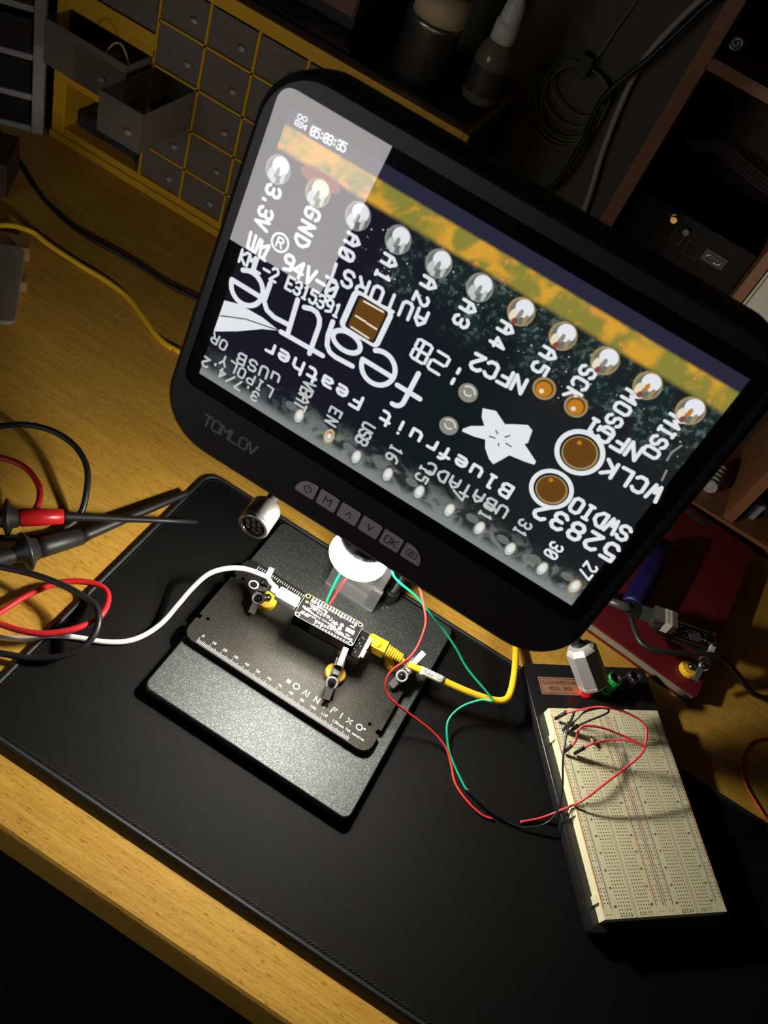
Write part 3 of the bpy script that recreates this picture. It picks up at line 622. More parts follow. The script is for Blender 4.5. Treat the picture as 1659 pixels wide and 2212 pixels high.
# ---------------------------------------------------------------- cables
def cable(name, pts, r, m, label, cat, sub=6, group=None, n=10):
    o = MB().tube(pts, r, n, sub=sub).build(name, m); tag(o, label, cat, group); return o
# white usb cable
uc = thing('usb_cable', 'white usb cable curving from the left edge to the clamped circuit board', 'cable', (-126, -86, 3))
MB().tube([(28.5, 50.6, 51), (22, 52, 51), (15.2, 55, 50), (-1.2, 53.0, 47), (-14, 47.5, 42), (-23.9, 38.5, 35), (-28.6, 26.2, 25), (-30.3, 12.2, 17), (-31.9, -5, 10), (-36.9, -20.8, 6.5), (-44.7, -32.8, 5.4), (-57.8, -43.1, 5.3), (-75.7, -52.2, 5.3), (-91.6, -63.2, 5.3), (-102.3, -74.8, 4.6), (-132, -92, 3)], 2.1, 12).build('cord', WHITEPL, uc)
UF = Matrix.Translation((75.8, 49.5, 52.5)) @ Matrix.Rotation(ang, 4, 'Z') @ Matrix.Rotation(math.pi/2, 4, 'Y')
mb = MB(Matrix.Translation((75.8, 49.5, 51.6)) @ Matrix.Rotation(ang-.03, 4, 'Z'))
mb.box((-36.2, .3, 0), (18, 10.6, 6.6)); mb.cyl((-51, .3, 0), (-44, .3, 0), 2.6, 3.2); mb.bx((-27.6, -3.4, -1.6), (-24, 3.8, 1.6), 1)
o = mb.build('plug', [WHITEPL, STEEL], uc); bv = o.modifiers.new('round', 'BEVEL'); bv.width = .0012; bv.segments = 3; bv.limit_method = 'ANGLE'
# yellow ethernet cable
ye = thing('ethernet_cable', 'yellow ethernet cable with white name label plugged into the board stack', 'cable', (190, 100, 3))
ypath = [(146, 69, 35.5), (153, 69.6, 35.6), (171.5, 73.6, 34), (194, 79.7, 31), (210, 85.9, 28), (222, 91.5, 26.8), (229, 98, 26.5), (230.4, 110, 24), (227.5, 131.3, 20), (223, 154.1, 14), (217, 177, 8), (205, 205, 3.4), (150, 240, 3), (60, 262, 3), (-60, 268, 3), (-198, 263, 3), (-214, 261, 3), (-232.9, 264.5, 3), (-258.7, 276.5, 3), (-288.9, 290, 3), (-318.1, 294.1, 3), (-352, 292.8, 3.5), (-390.4, 289.5, 8), (-406, 286.9, 13), (-421, 277.3, 16), (-432, 266, 14), (-442, 246, 8)]
MB().tube(ypath, 2.9, 12).build('cord', YELLOWPL, ye)
YF = Matrix.Translation((66.0, 61.2, 36.0)) @ Matrix.Rotation(ang+.012, 4, 'Z')
mb = MB(YF); mb.box((51.5, 1, 0), (15, 11.4, 8)); mb.lathe((50.5, 0, 4.2), (0, 0, 1), [(3.8, -.5), (3.6, .8), (2, 1.6), (.1, 1.8)], 20, 0)
for k in range(7): mb.lathe((60.2+k*2.0, 1.3, 0), (1, 0, 0), [(5.2-k*.25, 0), (5.4-k*.25, .3), (5.4-k*.25, 1.2), (5.1-k*.25, 1.4), (4.0-k*.15, 1.5), (4.0-k*.15, 2.1)], 16, 0, cap=(True, True))
mb.bx((42.6, -4.4, -2.8), (46, 6.4, 3.0))
for k in range(6): mb.bx((41.6, -3.4+k*1.7, 3), (45, -2.7+k*1.7, 3.3), 1)
mb.build('plug_boot', [YELLOWPL, GOLD], ye)
LP0, LP1 = Vector((156.5, 70.3, 35.4)), Vector((176.5, 75.0, 33.5)); d = LP1-LP0
mb = MB(); mb.tube([LP0, LP0.lerp(LP1, .5), LP1], 3.35, 16, sub=3)
lf = frame3(LP0, d, Vector((-d.y, d.x, 0)))
tl = text_lines('ROUTER', (2.6, -.9), (18.4, -.9), 3.0, 2.3)
up = lf.to_3x3() @ Vector((0, 0, 1))
for L in tl:
    for a, c in zip(L, L[1:]):
        P3 = []
        for q in (a, c):
            th = max(-1.2, min(1.2, (q.y-.0)/3.45)); P3.append(lf @ Vector((q.x, 3.48*math.sin(th), 3.48*math.cos(th))))
        mb.tube(P3, .22, 6, 1)
mb.build('name_label', [mat('label_white', (.72, .69, .58), .5), mat('label_ink', (.08, .08, .07), .6)], ye)
# thin wires from the board stack
cable('green_wire', [(66.4, 60.3, 56), (65.2, 65.0, 70), (64.8, 69.8, 85), (66, 82, 100), (76, 94, 112), (92, 88, 116), (100.3, 75.2, 110), (123.3, 81.9, 95), (149.9, 87.4, 75), (170.7, 88.6, 60), (187.6, 86.7, 48), (214, 84.2, 37.5), (217.5, 82.6, 35), (210.9, 81.8, 30), (201, 72.8, 22), (196.7, 60.9, 16), (199.9, 50.9, 12), (211.8, 37.8, 6), (230, 24.0, 4.2), (236, 20.6, 4.2)], .95, GREENWIRE, 'thin green wire looping from the circuit board stack down to the mat', 'wire', 7)
cable('red_wire', [(69.5, 60.1, 56), (69.6, 67.0, 68), (71.0, 73.0, 82), (76, 86, 94), (88, 100, 104), (102, 98, 110), (112.7, 87.2, 110), (122.9, 85.4, 100), (134.1, 77.3, 92), (140, 71.9, 85), (143.3, 62.3, 74), (142.9, 52.6, 66), (137.3, 43.5, 55), (136.9, 38.1, 48), (141, 34.2, 40), (150.6, 33, 34), (172.8, 38.7, 22), (188.7, 41.7, 15), (204.8, 40, 9), (215.3, 32, 5), (224.6, 20.4, 4.2), (238.8, 12.9, 4.2), (252.4, 10, 4.2), (262, 11.8, 4.2)], .95, REDWIRE, 'thin red wire hanging over the yellow plug and snaking down onto the mat', 'wire', 7)
# leads to the breadboard
bl = thing('black_lead', 'thin black lead with shrink sleeve running from the mat up onto the breadboard', 'wire', (262, 16, 3))
MB().tube([(266, 15.9, 5.0), (277.9, 17.4, 4.4), (288.4, 21, 6), (299.1, 29.9, 11), (301.6, 40.1, 20), (295.2, 52.1, 32), (284.3, 65, 45), (277.7, 84.3, 52), (277.8, 100, 50.5), (278.4, 107.0, 49), (280.6, 106.5, 42), (281.6, 105.2, 33)], .85, 8).build('insulation', RUBBER, bl)
MB().tube([(234.5, 21.3, 5), (246.3, 18.5, 5), (257.5, 16.5, 5), (267.5, 15.9, 5)], lambda t: 1.9-.6*abs(t-.5), 10).build('shrink_sleeve', mat('shrink_black', (.01, .01, .01), .15), bl)
MB().cyl((281.4, 105.4, 36), (282.3, 104.6, 24), 1.5, 1.3, 10).build('pin_sleeve', BLACK, bl)
rl = thing('red_lead', 'thin red lead arching from the mat over the breadboard with three plugged ends', 'wire', (300, 60, 3))
mb = MB(); mb.tube([(282.5, 23.0, 4.2), (295.4, 34.7, 6), (304.9, 44.5, 14), (314.4, 53.8, 30), (323.7, 72.3, 40), (332.4, 89.6, 45), (339.1, 104.4, 48), (340.5, 113.8, 50), (337.7, 127.7, 52), (331.5, 131.9, 54), (319.5, 131.7, 54), (308.1, 130.1, 52), (294.6, 125, 48), (283.2, 116.7, 42), (276.2, 112.9, 35)], .95, 8)
mb.tube([(289.8, 88.3, 33), (290.7, 91.0, 38), (287, 93.3, 48), (288.7, 98.1, 52), (302.4, 106, 52), (318.9, 111.8, 50), (331, 114.2, 50), (340.4, 114.2, 50)], .95, 8)
mb.tube([(300, 93.8, 33), (303, 97.2, 37), (309.3, 102.1, 42), (322.6, 110.3, 48), (333.3, 113.5, 50), (340.4, 114.2, 50)], .95, 8)
mb.build('insulation', mat('pinkish_red', (.66, .05, .065), .35), rl)
for p, q in (((276.4, 113.2, 35.5), (272.5, 109.5, 25)), ((290.1, 88.9, 34.5), (289.0, 86.0, 24)), ((300.5, 94.3, 34), (297.4, 90.8, 24))): MB().cyl(p, q, 1.6, 1.4, 10).build('pin_sleeve', BLACK, rl)
jb = thing('jumper_wire', 'short black jumper wire looped across the top of the breadboard', 'wire', (290, 112, 22))
MB().tube([(288.6, 107.9, 33), (291, 111, 36), (297.8, 118.4, 42), (304.7, 127.1, 46), (303.7, 129.8, 47), (297.4, 126.8, 46), (288.8, 119.4, 42), (286.2, 113, 37), (284.5, 108.9, 32)], .85, 8).build('insulation', RUBBER, jb)
MB().cyl((288.9, 108.4, 35), (287.4, 105.8, 24), 1.6, 1.4, 10).build('pin_sleeve', BLACK, jb); MB().cyl((284.8, 109.6, 34), (283.6, 107.2, 24), 1.5, 1.3, 10).build('pin_sleeve', BLACK, jb)

# ---------------------------------------------------------------- breadboard station
bs = thing('breadboard_station', 'cream double breadboard mounted on a black metal plate with binding posts', 'breadboard', (310, 60, 0))
ba = math.radians(35.08); ca, sa = math.cos(ba), math.sin(ba)
BF = Matrix(((ca, -sa, 0, 264.8), (sa, ca, 0, 117.6), (0, 0, 1, 0), (0, 0, 0, 1)))     # local x across, y up the board, top-left corner of the board at 0,0
mb = MB(BF); mb.prism(rrect(-8.5, -172, 117, 46.5, 5, 5), 4, 13.5, bev=.8)
for x, y in ((0, -164), (108, -164), (0, 38), (108, 38)): mb.cyl((x, y, 3.05), (x, y, 4.1), 5)
mb.build('metal_plate', mat('gloss_black_plate', (.012, .012, .013), .3), bs)
mb = MB(BF)
segs = [(0, 8.6), (9.0, 45.4), (45.8, 54.0), (54.3, 62.5), (62.9, 99.3), (99.7, 108)]
for x0, x1 in segs: mb.bx((x0, -165, 13.5), (x1, 0, 22))
for x in (27.2, 81.1): mb.bx((x-1.5, -164.9, 22.0), (x+1.5, -.1, 22.04), 1)
for y in (-24, -86, -150): mb.bx((-1.6, y-3, 13.6), (0, y+3, 20.5))
for x in (20, 76): mb.bx((x, 0, 14), (x+4, 1.4, 20))
bo = mb.build('breadboard', [CREAM, IVORY2], bs)
hb = MB(BF); zt = 22.06
def hole(x, y): hb.flat([(x-.42, y-.42), (x+.42, y-.42), (x+.42, y+.42), (x-.42, y+.42)], zt)
for c0 in (14.6, 31.6, 68.5, 85.5):
    for c in range(5):
        for r in range(63): hole(c0+c*2.3, -4.2-r*2.54)
for x in (2.9, 5.8, 48.4, 51.3, 57.0, 59.9, 102.3, 105.2):
    for r in range(50): hole(x, -8-r*2.54-(r//5)*2.4+.0)
for c0, t in ((14.6, 'abcde'), (31.6, 'fghij'), (68.5, 'abcde'), (85.5, 'fghij')):
    for y in (-1.9, -163.1): hb.text(t, (c0, y), (c0+9.2, y), 1.5, 1.0, .28, zt)
for x in (11.6, 43.2, 65.5, 97.2):
    for r in range(0, 62, 5): hb.text(str(r or 1), (x-.5, -4.2-r*2.54), (x+.5, -4.2-r*2.54), 1.4, .8, .3, zt, 0, (1, 0))
for x, t in ((2.9, '-'), (5.8, '-'), (48.4, '-'), (51.3, '-'), (57, '-'), (59.9, '-')): hb.text(t, (x, -2.6), (x, -2.6), 1.5, 1.4, .3, zt, 0, (1, 0)); hb.text(t, (x, -162), (x, -162), 1.5, 1.4, .3, zt, 0, (1, 0))
ho = hb.build('contact_holes', HOLE, bo); ho['kind'] = 'stuff'
lb = MB(BF)
for x, m in ((1.2, 0), (7.6, 1), (46.8, 0), (53.2, 1), (55.2, 0), (61.6, 1), (100.6, 1), (106.9, 0)): lb.flat([(x-.3, -158), (x+.3, -158), (x+.3, -6), (x-.3, -6)], zt+.01, m)
lb.build('rail_lines', [REDLINE, BLUELINE], bo)
mb = MB(BF); mb.flat(rrect(3, 17, 42.5, 33.5, .4, 2), 13.55, 0); mb.strokes([[(4.6, 18.4), (40.9, 18.4), (40.9, 32.1), (4.6, 32.1), (4.6, 18.4)]], .5, 13.6, 1)
mb.text('ELENCO', (7.4, 28.4), (17.6, 28.4), 2.8, 1.6, .4, 13.6, 1); mb.ringflat(21, 28.4, .8, 1.5, 13.6, 1); mb.text('PRECISION', (24, 28.4), (38.6, 28.4), 2.8, 1.3, .4, 13.6, 1); mb.text('MODEL 9433', (13, 22.6), (33, 22.6), 3.3, 1.8, .45, 13.6, 1)
mb.build('name_plate', [mat('copper_plate', (.55, .29, .17), .35, .5), mat('plate_ink', (.02, .012, .01), .5)], bs)
for x, y, m in ((45.8, 20.2, REDPL), (67.5, 24.0, GREENPL), (88.5, 26.5, mat('purple_black', (.02, .012, .02), .35))):
    mb = MB(BF); mb.cyl((x, y, 13.5), (x, y, 17), 7, 6.4, 20, bev=.5); mb.lathe((x, y, 17), (0, 0, 1), [(4, 0), (4, 3), (6, 3.2)], 20, 0)
    rr = [[(x+(r+(.45 if k % 2 else 0))*math.cos(2*math.pi*k/24), y+(r+(.45 if k % 2 else 0))*math.sin(2*math.pi*k/24), z) for k in range(24)] for r, z in ((5.8, 20), (6.2, 21), (6.2, 33), (5.6, 34))]
    mb.rings(rr, 0, False, True, False); mb.lathe((x, y, 20), (0, 0, 1), [(5.7, 14), (3.6, 14), (3.2, 9), (.1, 8.9)], 24, 1, cap=(False, False)); mb.build('binding_post', [m, BLACK], bs)
# small parts plugged in the breadboard
rs = thing('resistor', 'tiny pale resistor plugged beside the jumpers on the breadboard', 'resistor', (302, 106, 22))
mb = MB(BF); mb.cyl((30, -26, 25.5), (31, -32, 25.5), 1.2, n=10); mb.build('body', mat('resistor_tan', (.55, .45, .28), .5), rs)
mb = MB(BF); mb.tube([(29.6, -23.5, 21.9), (29.7, -23.7, 25.3), (31.3, -34, 25.3), (31.4, -34.5, 21.9)], .3, 6, sub=3); mb.build('leads', STEEL, rs)

# ---------------------------------------------------------------- test leads at the left
rp = thing('red_test_probe', 'red and black hook test probe with red cable lying across the mat corner', 'test probe', (-150, 10, 12))
A = Vector((-173, -6, 21)); Bq = Vector((-145.5, 19.0, 22)); Cq = Vector((-65.9, 88.5, 16)); d = (Bq-A).normalized()
MB().lathe(Bq-d*24, d, [(5.6, -9), (7.2, -7), (7.0, 6), (5.8, 24), (4.4, 24.4)], 20).build('grip', REDPL, rp)
mb = MB(); mb.lathe(Bq, (Cq-Bq), [(4.0, -1), (3.6, 2), (3.0, 30), (2.3, 70), (1.9, (Cq-Bq).length), (1.2, (Cq-Bq).length+.2)], 16); mb.build('shaft', BLACK, rp)
mb = MB(); mb.lathe(Bq-d*42, d, [(5.6, -40), (6, -14), (6.6, -6), (8, -2), (14.5, 0), (15.4, 1), (14.6, 2.2), (8.4, 5), (7.4, 9.5)], 22); mb.build('finger_guard', RUBBER, rp)
MB().tube([(-239, 22, 16), (-229.2, 28.4, 20), (-219.7, 33.1, 22), (-200, 36.8, 24), (-181, 31.4, 23), (-171, 22, 20), (-166, 8, 19), (-170, -3, 20)], 2.5, 12).build('cable', mat('dull_red_rubber', (.48, .014, .018), .45), rp)
kp = thing('black_test_probe', 'black hook test probe with ribbed grip crossing under the red probe', 'test probe', (-140, 0, 6))
A = Vector((-168.5, -57, 14)); Bq = Vector((-127.5, 19.5, 11)); Cq = Vector((-92.5, 118, 6)); d = (Bq-A).normalized()
mb = MB(); mb.lathe(A, d, [(7, -30), (7, 20), (6.2, 36), (6.2, 40)], 20); mb.build('handle', RUBBER, kp)
mb = MB(); L = (Bq-A).length; mb.lathe(A, d, [(6.6, 34), (8, 38), (15, 41), (15.8, 42.5), (15, 44), (9.4, 48), (8.2, 52)], 22); mb.build('finger_guard', RUBBER, kp)
mb = MB(); mb.lathe(A, d, [(8.2, 51), (8.0, 58), (6.6, L), (5.8, L+.4)], 20)
mb.build('grip', BLACK, kp)
e = (Cq-Bq).normalized(); L = (Cq-Bq).length
mb = MB(); mb.lathe(Bq-e*1, e, [(5.8, 0), (4.9, 8), (4.0, 40), (3.2, L-3), (3.0, L), (1.6, L+.2)], 16); mb.build('shaft', BLACK, kp)
MB().tube([(-258, 40, 14), (-249.5, 50.8, 18), (-243, 59.1, 21), (-226.5, 72.6, 25), (-203.4, 78.6, 29), (-180.9, 76.9, 29), (-162.4, 67.9, 25), (-150, 52.6, 18), (-143, 36.5, 9), (-146, 20, 4), (-158, 0, 3), (-185, -25, 3)], 2.6, 12).build('cable', RUBBER, kp)
cable('red_test_cable', [(-150, -95, 6), (-131.4, -83.8, 9), (-127.8, -69.4, 9), (-122.9, -46.3, 9), (-111.7, -24.2, 11), (-95.3, -12.9, 14), (-81.8, -11.1, 16), (-72.6, -18.7, 18), (-67.8, -34.7, 20), (-74.3, -52.5, 20), (-88.6, -67.3, 17), (-102.8, -74.5, 15), (-119.4, -78.8, 13), (-140, -84, 12)], 2.4, mat('red_rubber', (.6, .02, .025), .4), 'red test lead cable bent into a wide loop over the mat edge', 'cable')
cable('black_test_cable', [(-175, -50, 10), (-161.6, -46, 12), (-151.8, -42.7, 15), (-128.5, -35.4, 19), (-106.6, -31.3, 22), (-86.2, -30.4, 24), (-74.1, -32.1, 25), (-65.7, -39.2, 25), (-61.1, -49, 22), (-62, -60.5, 17), (-70.8, -73.6, 12), (-85.9, -84.4, 8), (-106.3, -93.5, 6), (-125, -102, 4)], 2.5, RUBBER, 'black test lead cable looping over the red loop and white cable', 'cable')

# ---------------------------------------------------------------- right side: notebook, marker, cables
nb = thing('notebook', 'red covered notebook lying on the bench behind the breadboard', 'notebook', (320, 330, 0))
NF = frame3((388, 226.5, 0), (1, -.09, 0), (.09, 1, 0))
mb = MB(NF); mb.prism(rrect(-172, 0, 0, 236, 3, 4), 10.6, 13); mb.prism(rrect(-172, 0, 0, 236, 3, 4), .1, 2)
mb.build('cover', mat('red_cover', (.13, .007, .010), .5, bump=(900, .4)), nb)
MB(NF).bx((-170, 1.5, 2), (-1.5, 234, 10.6)).build('pages', mat('page_edges', (.20, .19, .13), .7), nb)
MB(NF).bx((-150, 222, 13.02), (-60, 231, 13.5)).build('dark_strap', mat('strap', (.05, .045, .045), .6), nb)
mk = thing('blue_marker', 'thick blue marker pen lying on the red notebook behind the screen', 'marker', (303, 300, 13))
p0 = Vector((300, 271, 24.5)); p1 = Vector((312, 372, 24.5)); d = (p1-p0).normalized()
MB().lathe(p0, d, [(9, 0), (10.8, 1.2), (11, 4), (11, 62), (10.4, 66), (10.4, 102)], 32).build('barrel', BLUEPL, mk)
mb = MB(frame3(p0-d*.06, d.cross(Vector((0, 0, 1))), (0, 0, 1))); mb.strokes([[(-1.6, -1.2), (-.2, 1.2)], [(0, -1), (1.4, 1)]], .5, .1); mb.strokes([[(-1.6, -1.2), (-.2, 1.2)], [(0, -1), (1.4, 1)]], .5, -.1); mb.build('end_print', mat('gold_print', (.6, .5, .25), .5), mk)
pc = thing('power_cable', 'black cable with moulded plug joined to the jack over the red notebook', 'cable', (330, 245, 0))
MB().tube([(262, 262, 26), (285, 260.4, 30), (297.5, 253, 33), (306.5, 238.5, 34), (317.6, 226.5, 35), (333.8, 227.5, 38), (358, 240, 43), (376, 250, 46), (392, 258, 42), (415.1, 267, 26), (440, 276, 8), (456, 283, 2.6), (500, 290, 2.6)], 2.6, 12).build('cord', RUBBER, pc)
mb = MB(CF2); mb.box((-44, 0, 6.5), (15, 11, 7.6)); mb.box((-54, 0, 6.5), (8, 12.4, 8.6), None, 1); mb.lathe((-58, 0, 6.5), (-1, 0, 0), [(5, 0), (4.4, 8), (3, 22)], 16, 0)
mb.build('plug', [mat('smoky_plug', (.045, .05, .05), .35), BLACK], pc)
cable('orange_wire', [(500, 262, 1.3), (480.3, 255.5, 1.3), (467, 242, 1.4), (453, 226.4, 1.4), (446.8, 201.5, 1.4), (454.6, 180.9, 1.4), (469.9, 166.4, 1.4), (479.4, 160.7, 1.4), (500, 157, 1.4)], .9, mat('orange_insulation', (.6, .09, .015), .4), 'thin orange wire curving on bare wood at the right edge', 'wire')
cable('black_cable', [(-650, 450, 3), (-594.8, 430.2, 3), (-556.4, 409.4, 3), (-502.7, 382.8, 3), (-457.4, 357.2, 3), (-421.6, 344, 3), (-378.6, 336.8, 3), (-336.1, 340.1, 3), (-302.1, 341.2, 3), (-266.5, 339.8, 3), (-200, 352, 3), (-80, 372, 3), (40, 380, 3)], 2.6, RUBBER, 'black cable running along the bench in front of the yellow cabinet', 'cable')

# ---------------------------------------------------------------- yellow drawer cabinet
dc = thing('drawer_cabinet', 'yellow small-parts drawer cabinet with frosted drawers at the back of the bench', 'cabinet', (-297, 530, 0))
X0, X1, Y0, Y1, Z1 = -528, -62, 460, 600, 250
mb = MB()
mb.bx((X0, Y0, 0), (X0+17, Y1, Z1)); mb.bx((X1-6, Y0, 0), (X1, Y1, Z1)); mb.bx((X0+17, Y0, 0), (X1-6, Y1, 17)); mb.bx((X0+17, Y0, 235), (X1-6, Y1, Z1)); mb.bx((X0+17, Y1-3, 17), (X1-6, Y1, 235))
mb.bx((X0, Y0-4, 0), (X1, Y0, 9))
fo = mb.build('frame', CABYEL, dc); bv = fo.modifiers.new('round', 'BEVEL'); bv.width = .004; bv.segments = 3
MB().bx((X1, Y0+4, 0), (X1+1.2, Y1, Z1-1)).build('side_shade', mat('cabinet_side_shade', (.012, .010, .008), .6), dc)  # dark sheet standing in for shade on the cabinet's right side
mb = MB(); cols = [-405+56.3*k for k in range(7)]; rows = [17, 54, 100, 146.5, 193, 235]
for x in cols[:-1]: mb.bx((x-1.4, Y0+.5, 17), (x+1.4, Y1-5, 235))
for z in rows[1:-1]: mb.bx((cols[0], Y0+.5, z-1.3), (cols[-1], Y1-5, z+1.3))
for z in (75, 157): mb.bx((X0+15, Y0+.5, z-4), (cols[0], Y1-5, z+4))
mb.bx((X0+15, Y0+1, 161), (cols[0], Y0+4, 176))
mb.build('dividers', CABYEL, dc)
def drawer(x0, x1, z0, z1, out, depth, hx):
    y = Y0-out; t = 1.3; mb = MB()
    mb.bx((x0, y, z0), (x1, y+t*1.4, z1)); mb.bx((x0, y+t*1.4, z0), (x0+t, y+depth, z1)); mb.bx((x1-t, y+t*1.4, z0), (x1, y+depth, z1)); mb.bx((x0+t, y+t*1.4, z0), (x1-t, y+depth, z0+t)); mb.bx((x0+t, y+depth-t, z0), (x1-t, y+depth, z1))
    d = mb.build('drawer', TRANSL, dc)
    c = x0+(x1-x0)*.74; zz = z0+(z1-z0)*.42; mb = MB(); mb.sphere((c, y-1.6, zz), 3.2, 0, 12, (1.3, .9, 1)); mb.build('handle', mat('clear_knob', (.34, .31, .27), .12), d)
for i in range(6):
    for j in range(5):
        x0, x1 = cols[i]+2.2, cols[i+1]-2.2; z0, z1 = rows[j]+2.2, rows[j+1]-2.2
        drawer(x0, x1, z0, z1, 88 if (i, j) == (0, 2) else -1.5, 120, .6)
drawer(X0+18, cols[0]-3, 106, 153, 40, 125, .6); drawer(X0+18, cols[0]-3, 178, 233, -1.5, 120, .6)
tag(MB().bx((-388, 385, 102.5), (-362, 420, 116)).build('spare_part', BLOCKWOOD), 'small brown part lying inside the pulled-out frosted drawer', 'spare part')
tag(MB().tube([(-448, 430, 118), (-441, 432, 150), (-428, 434, 163), (-416, 435, 146), (-412, 436, 118)], 1.1, 8).build('wire_coil', mat('dull_yellow_wire', (.45, .36, .08), .5)), 'thin yellow wire arching out of the wide pulled drawer', 'wire')
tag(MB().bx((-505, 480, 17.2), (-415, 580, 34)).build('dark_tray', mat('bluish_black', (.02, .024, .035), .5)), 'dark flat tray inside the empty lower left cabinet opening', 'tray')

# things on top of the cabinet
tn = thing('metal_tin', 'dark brushed metal can standing on top of the yellow cabinet', 'tin', (-148, 515, 252))
MB().lathe((-148, 515, 252), (0, 0, 1), [(26, 0), (27, 1), (27, 50), (28, 51), (28, 55), (27, 56)], 40).build('body', mat('dark_tin', (.34, .32, .28), .3, .9), tn)
tp = MB(); tp.lathe((-146, 516, 308), (0, 0, 1), [(11, 0), (26, 0), (26, 26), (11, 26)], 40, 0, cap=(False, False)); tp.lathe((-146, 516, 308), (0, 0, 1), [(11, 26), (11, 0)], 24, 1, cap=(False, False))
tag(tp.build('tape_roll', [mat('masking_tape', (.55, .45, .27), .6), mat('cardboard', (.2, .14, .08), .8)]), 'roll of cream masking tape lying on the metal can', 'tape roll')
bt = thing('glue_bottle', 'clear glue bottle with white spout cap standing on the cabinet top corner', 'bottle', (-86, 535, 250))
MB().lathe((-86, 535, 252), (0, 0, 1), [(15, 0), (17.5, 2), (18.3, 8), (18.3, 42), (17, 50), (11, 60), (9.5, 62)], 36).build('bottle_body', mat('amber_clear', (.24, .21, .15), .15, alpha=.75), bt)
MB().lathe((-86, 535, 262), (0, 0, 1), [(18.5, 0), (18.5, 26)], 36, cap=(False, False)).build('label', mat('dark_label', (.05, .035, .025), .5), bt)
MB().lathe((-86, 535, 311), (0, 0, 1), [(12, 0), (12, 17), (10.5, 18), (10.5, 19.5), (9.5, 32), (7, 38), (5, 56), (3.5, 57)], 30).build('spout_cap', WHITEPL, bt)
cx = thing('cardboard_sleeve', 'brown and black printed box standing on the yellow cabinet', 'box', (-268, 530, 250))
MB().bx((-300, 515, 252.2), (-225, 570, 330)).build('box_body', mat('dark_printed_card', (.035, .02, .018), .5), cx)
MB().bx((-275, 514.6, 268), (-228, 515, 300)).build('box_print', mat('brown_print', (.16, .075, .05), .5), cx)
tag(MB().prism([(-520, 472), (-72, 472), (-72, 596), (-520, 596)], 250.1, 251.9).build('black_liner', mat('liner_black', (.006, .006, .007), .6)), 'thin black liner sheet covering the top of the yellow cabinet', 'liner')
fg = MB(); fg.prism([(-330, 474), (-205, 474), (-208, 508), (-330, 510)], 252, 257)
tag(fg.build('black_case', mat('gloss_black', (.01, .01, .012), .15)), 'flat glossy black case lying along the cabinet top', 'case')

# wall cables
gc = thing('cable_coil', 'coil of thin green cable hanging on the dark wall', 'cable coil', (-16, 632, 200))
mb = MB(); rr = random.Random(2)
for k in range(6):
    r = 40-k*1.7; cx0 = -16+k*1.4; cz = 262-k*1.2
    mb.tube([(cx0+r*math.sin(2*math.pi*j/24)*(1.0 if j < 12 else 1.05), 634-k*1.2, 298-(41-k*3.6 if k % 2 else 44-k*1.5)*(1-math.cos(2*math.pi*j/24))) for j in range(25)], 1.2, 7, sub=2)
mb.build('loops', mat('dull_green_cable', (.14, .16, .03), .45), gc)
MB().bx((-24, 624, 286), (-11, 639, 308)).build('velcro_tie', BLACK, gc)
MB().tube([(-14, 632, 300), (-10, 634, 312), (-6, 636, 340), (0, 637, 380), (6, 637, 430)], 1.0, 7).build('hanging_end', mat('grey_green', (.2, .2, .14), .5), gc)
cable('white_wall_cable', [(70, 630, 420), (54, 631, 398), (36, 632, 345), (32, 632, 310), (35, 632, 270), (42, 632, 225), (52, 632, 180), (60, 632, 120), (64, 632, 40), (66, 632, 3.2)], 3.2, mat('greyish_white', (.45, .42, .41), .45), 'white cable running down the dark wall behind the screen', 'cable')
cable('black_wall_cable', [(80, 622, 428), (64, 621, 404), (40, 620, 340), (16, 619, 283), (18, 620, 235), (14, 621, 185), (2, 622, 158), (-20, 622, 100), (-30, 620, 40), (-32, 615, 3.5)], 3.2, RUBBER, 'black cable crossing the white cable on the dark wall', 'cable')

# ---------------------------------------------------------------- shelf unit at the right
sh = thing('shelf_unit', 'brown laminate shelf unit with cubbies standing at the back right', 'shelf', (400, 560, 0))
YS = 480
def board(a, c): MB().bx(a, c).build('board', SHELFWOOD, sh)
board((81.5, YS, 0), (94.5, 636, 620)); board((226, YS+2, 200), (236, 636, 620)); board((366, YS+4, 13), (378, 636, 190)); board((800, YS, 0), (813, 636, 620))
board((94.5, YS, 0), (800, 636, 13)); board((94.5, YS+1, 190), (800, 636, 202)); board((94.5, YS+1, 388), (226, 636, 398)); board((81.5, YS, 620), (813, 636, 633))
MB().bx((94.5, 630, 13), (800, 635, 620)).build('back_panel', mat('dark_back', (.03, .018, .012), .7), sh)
wb = thing('white_box', 'off-white box in the shelf at the right picture edge', 'box', (300, 500, 202))
MB().bx((238, 488, 202.5), (420, 620, 300)).build('box_body', mat('off_white', (.62, .58, .48), .5), wb)
MB().bx((240, 486.5, 204), (241, 488, 299)).build('side_line', mat('drawer_gap', (.25, .22, .18), .6), wb)
ds = mat('device_black', (.005, .005, .006), .5, spec=.12)
dv = thing('black_device', 'black electronic device with a micro port and gold connector in the shelf cubby', 'device', (160, 540, 202))
MB().bx((98, 506, 202.5), (224, 610, 268)).build('case', ds, dv)
mb = MB(); q = [(187, 243), (199.5, 243), (201, 245), (201, 248.5), (188.5, 248.5), (185.8, 246.5), (185.8, 244.5)]
mb.tube([(x, 504.5, z) for x, z in q+[q[0]]], .5, 6, sub=1); mb.build('micro_port', STEEL, dv)
MB().bx((182, 504.8, 240), (205, 506, 252)).build('port_panel', mat('port_grey', (.025, .025, .022), .5), dv)
mb = MB(); mb.lathe((141, 506, 262), (0, -1, 0), [(4, 0), (4, 4), (3.2, 4.2), (3.2, 9)], 12, smooth=False); mb.build('gold_connector', GOLD, dv)
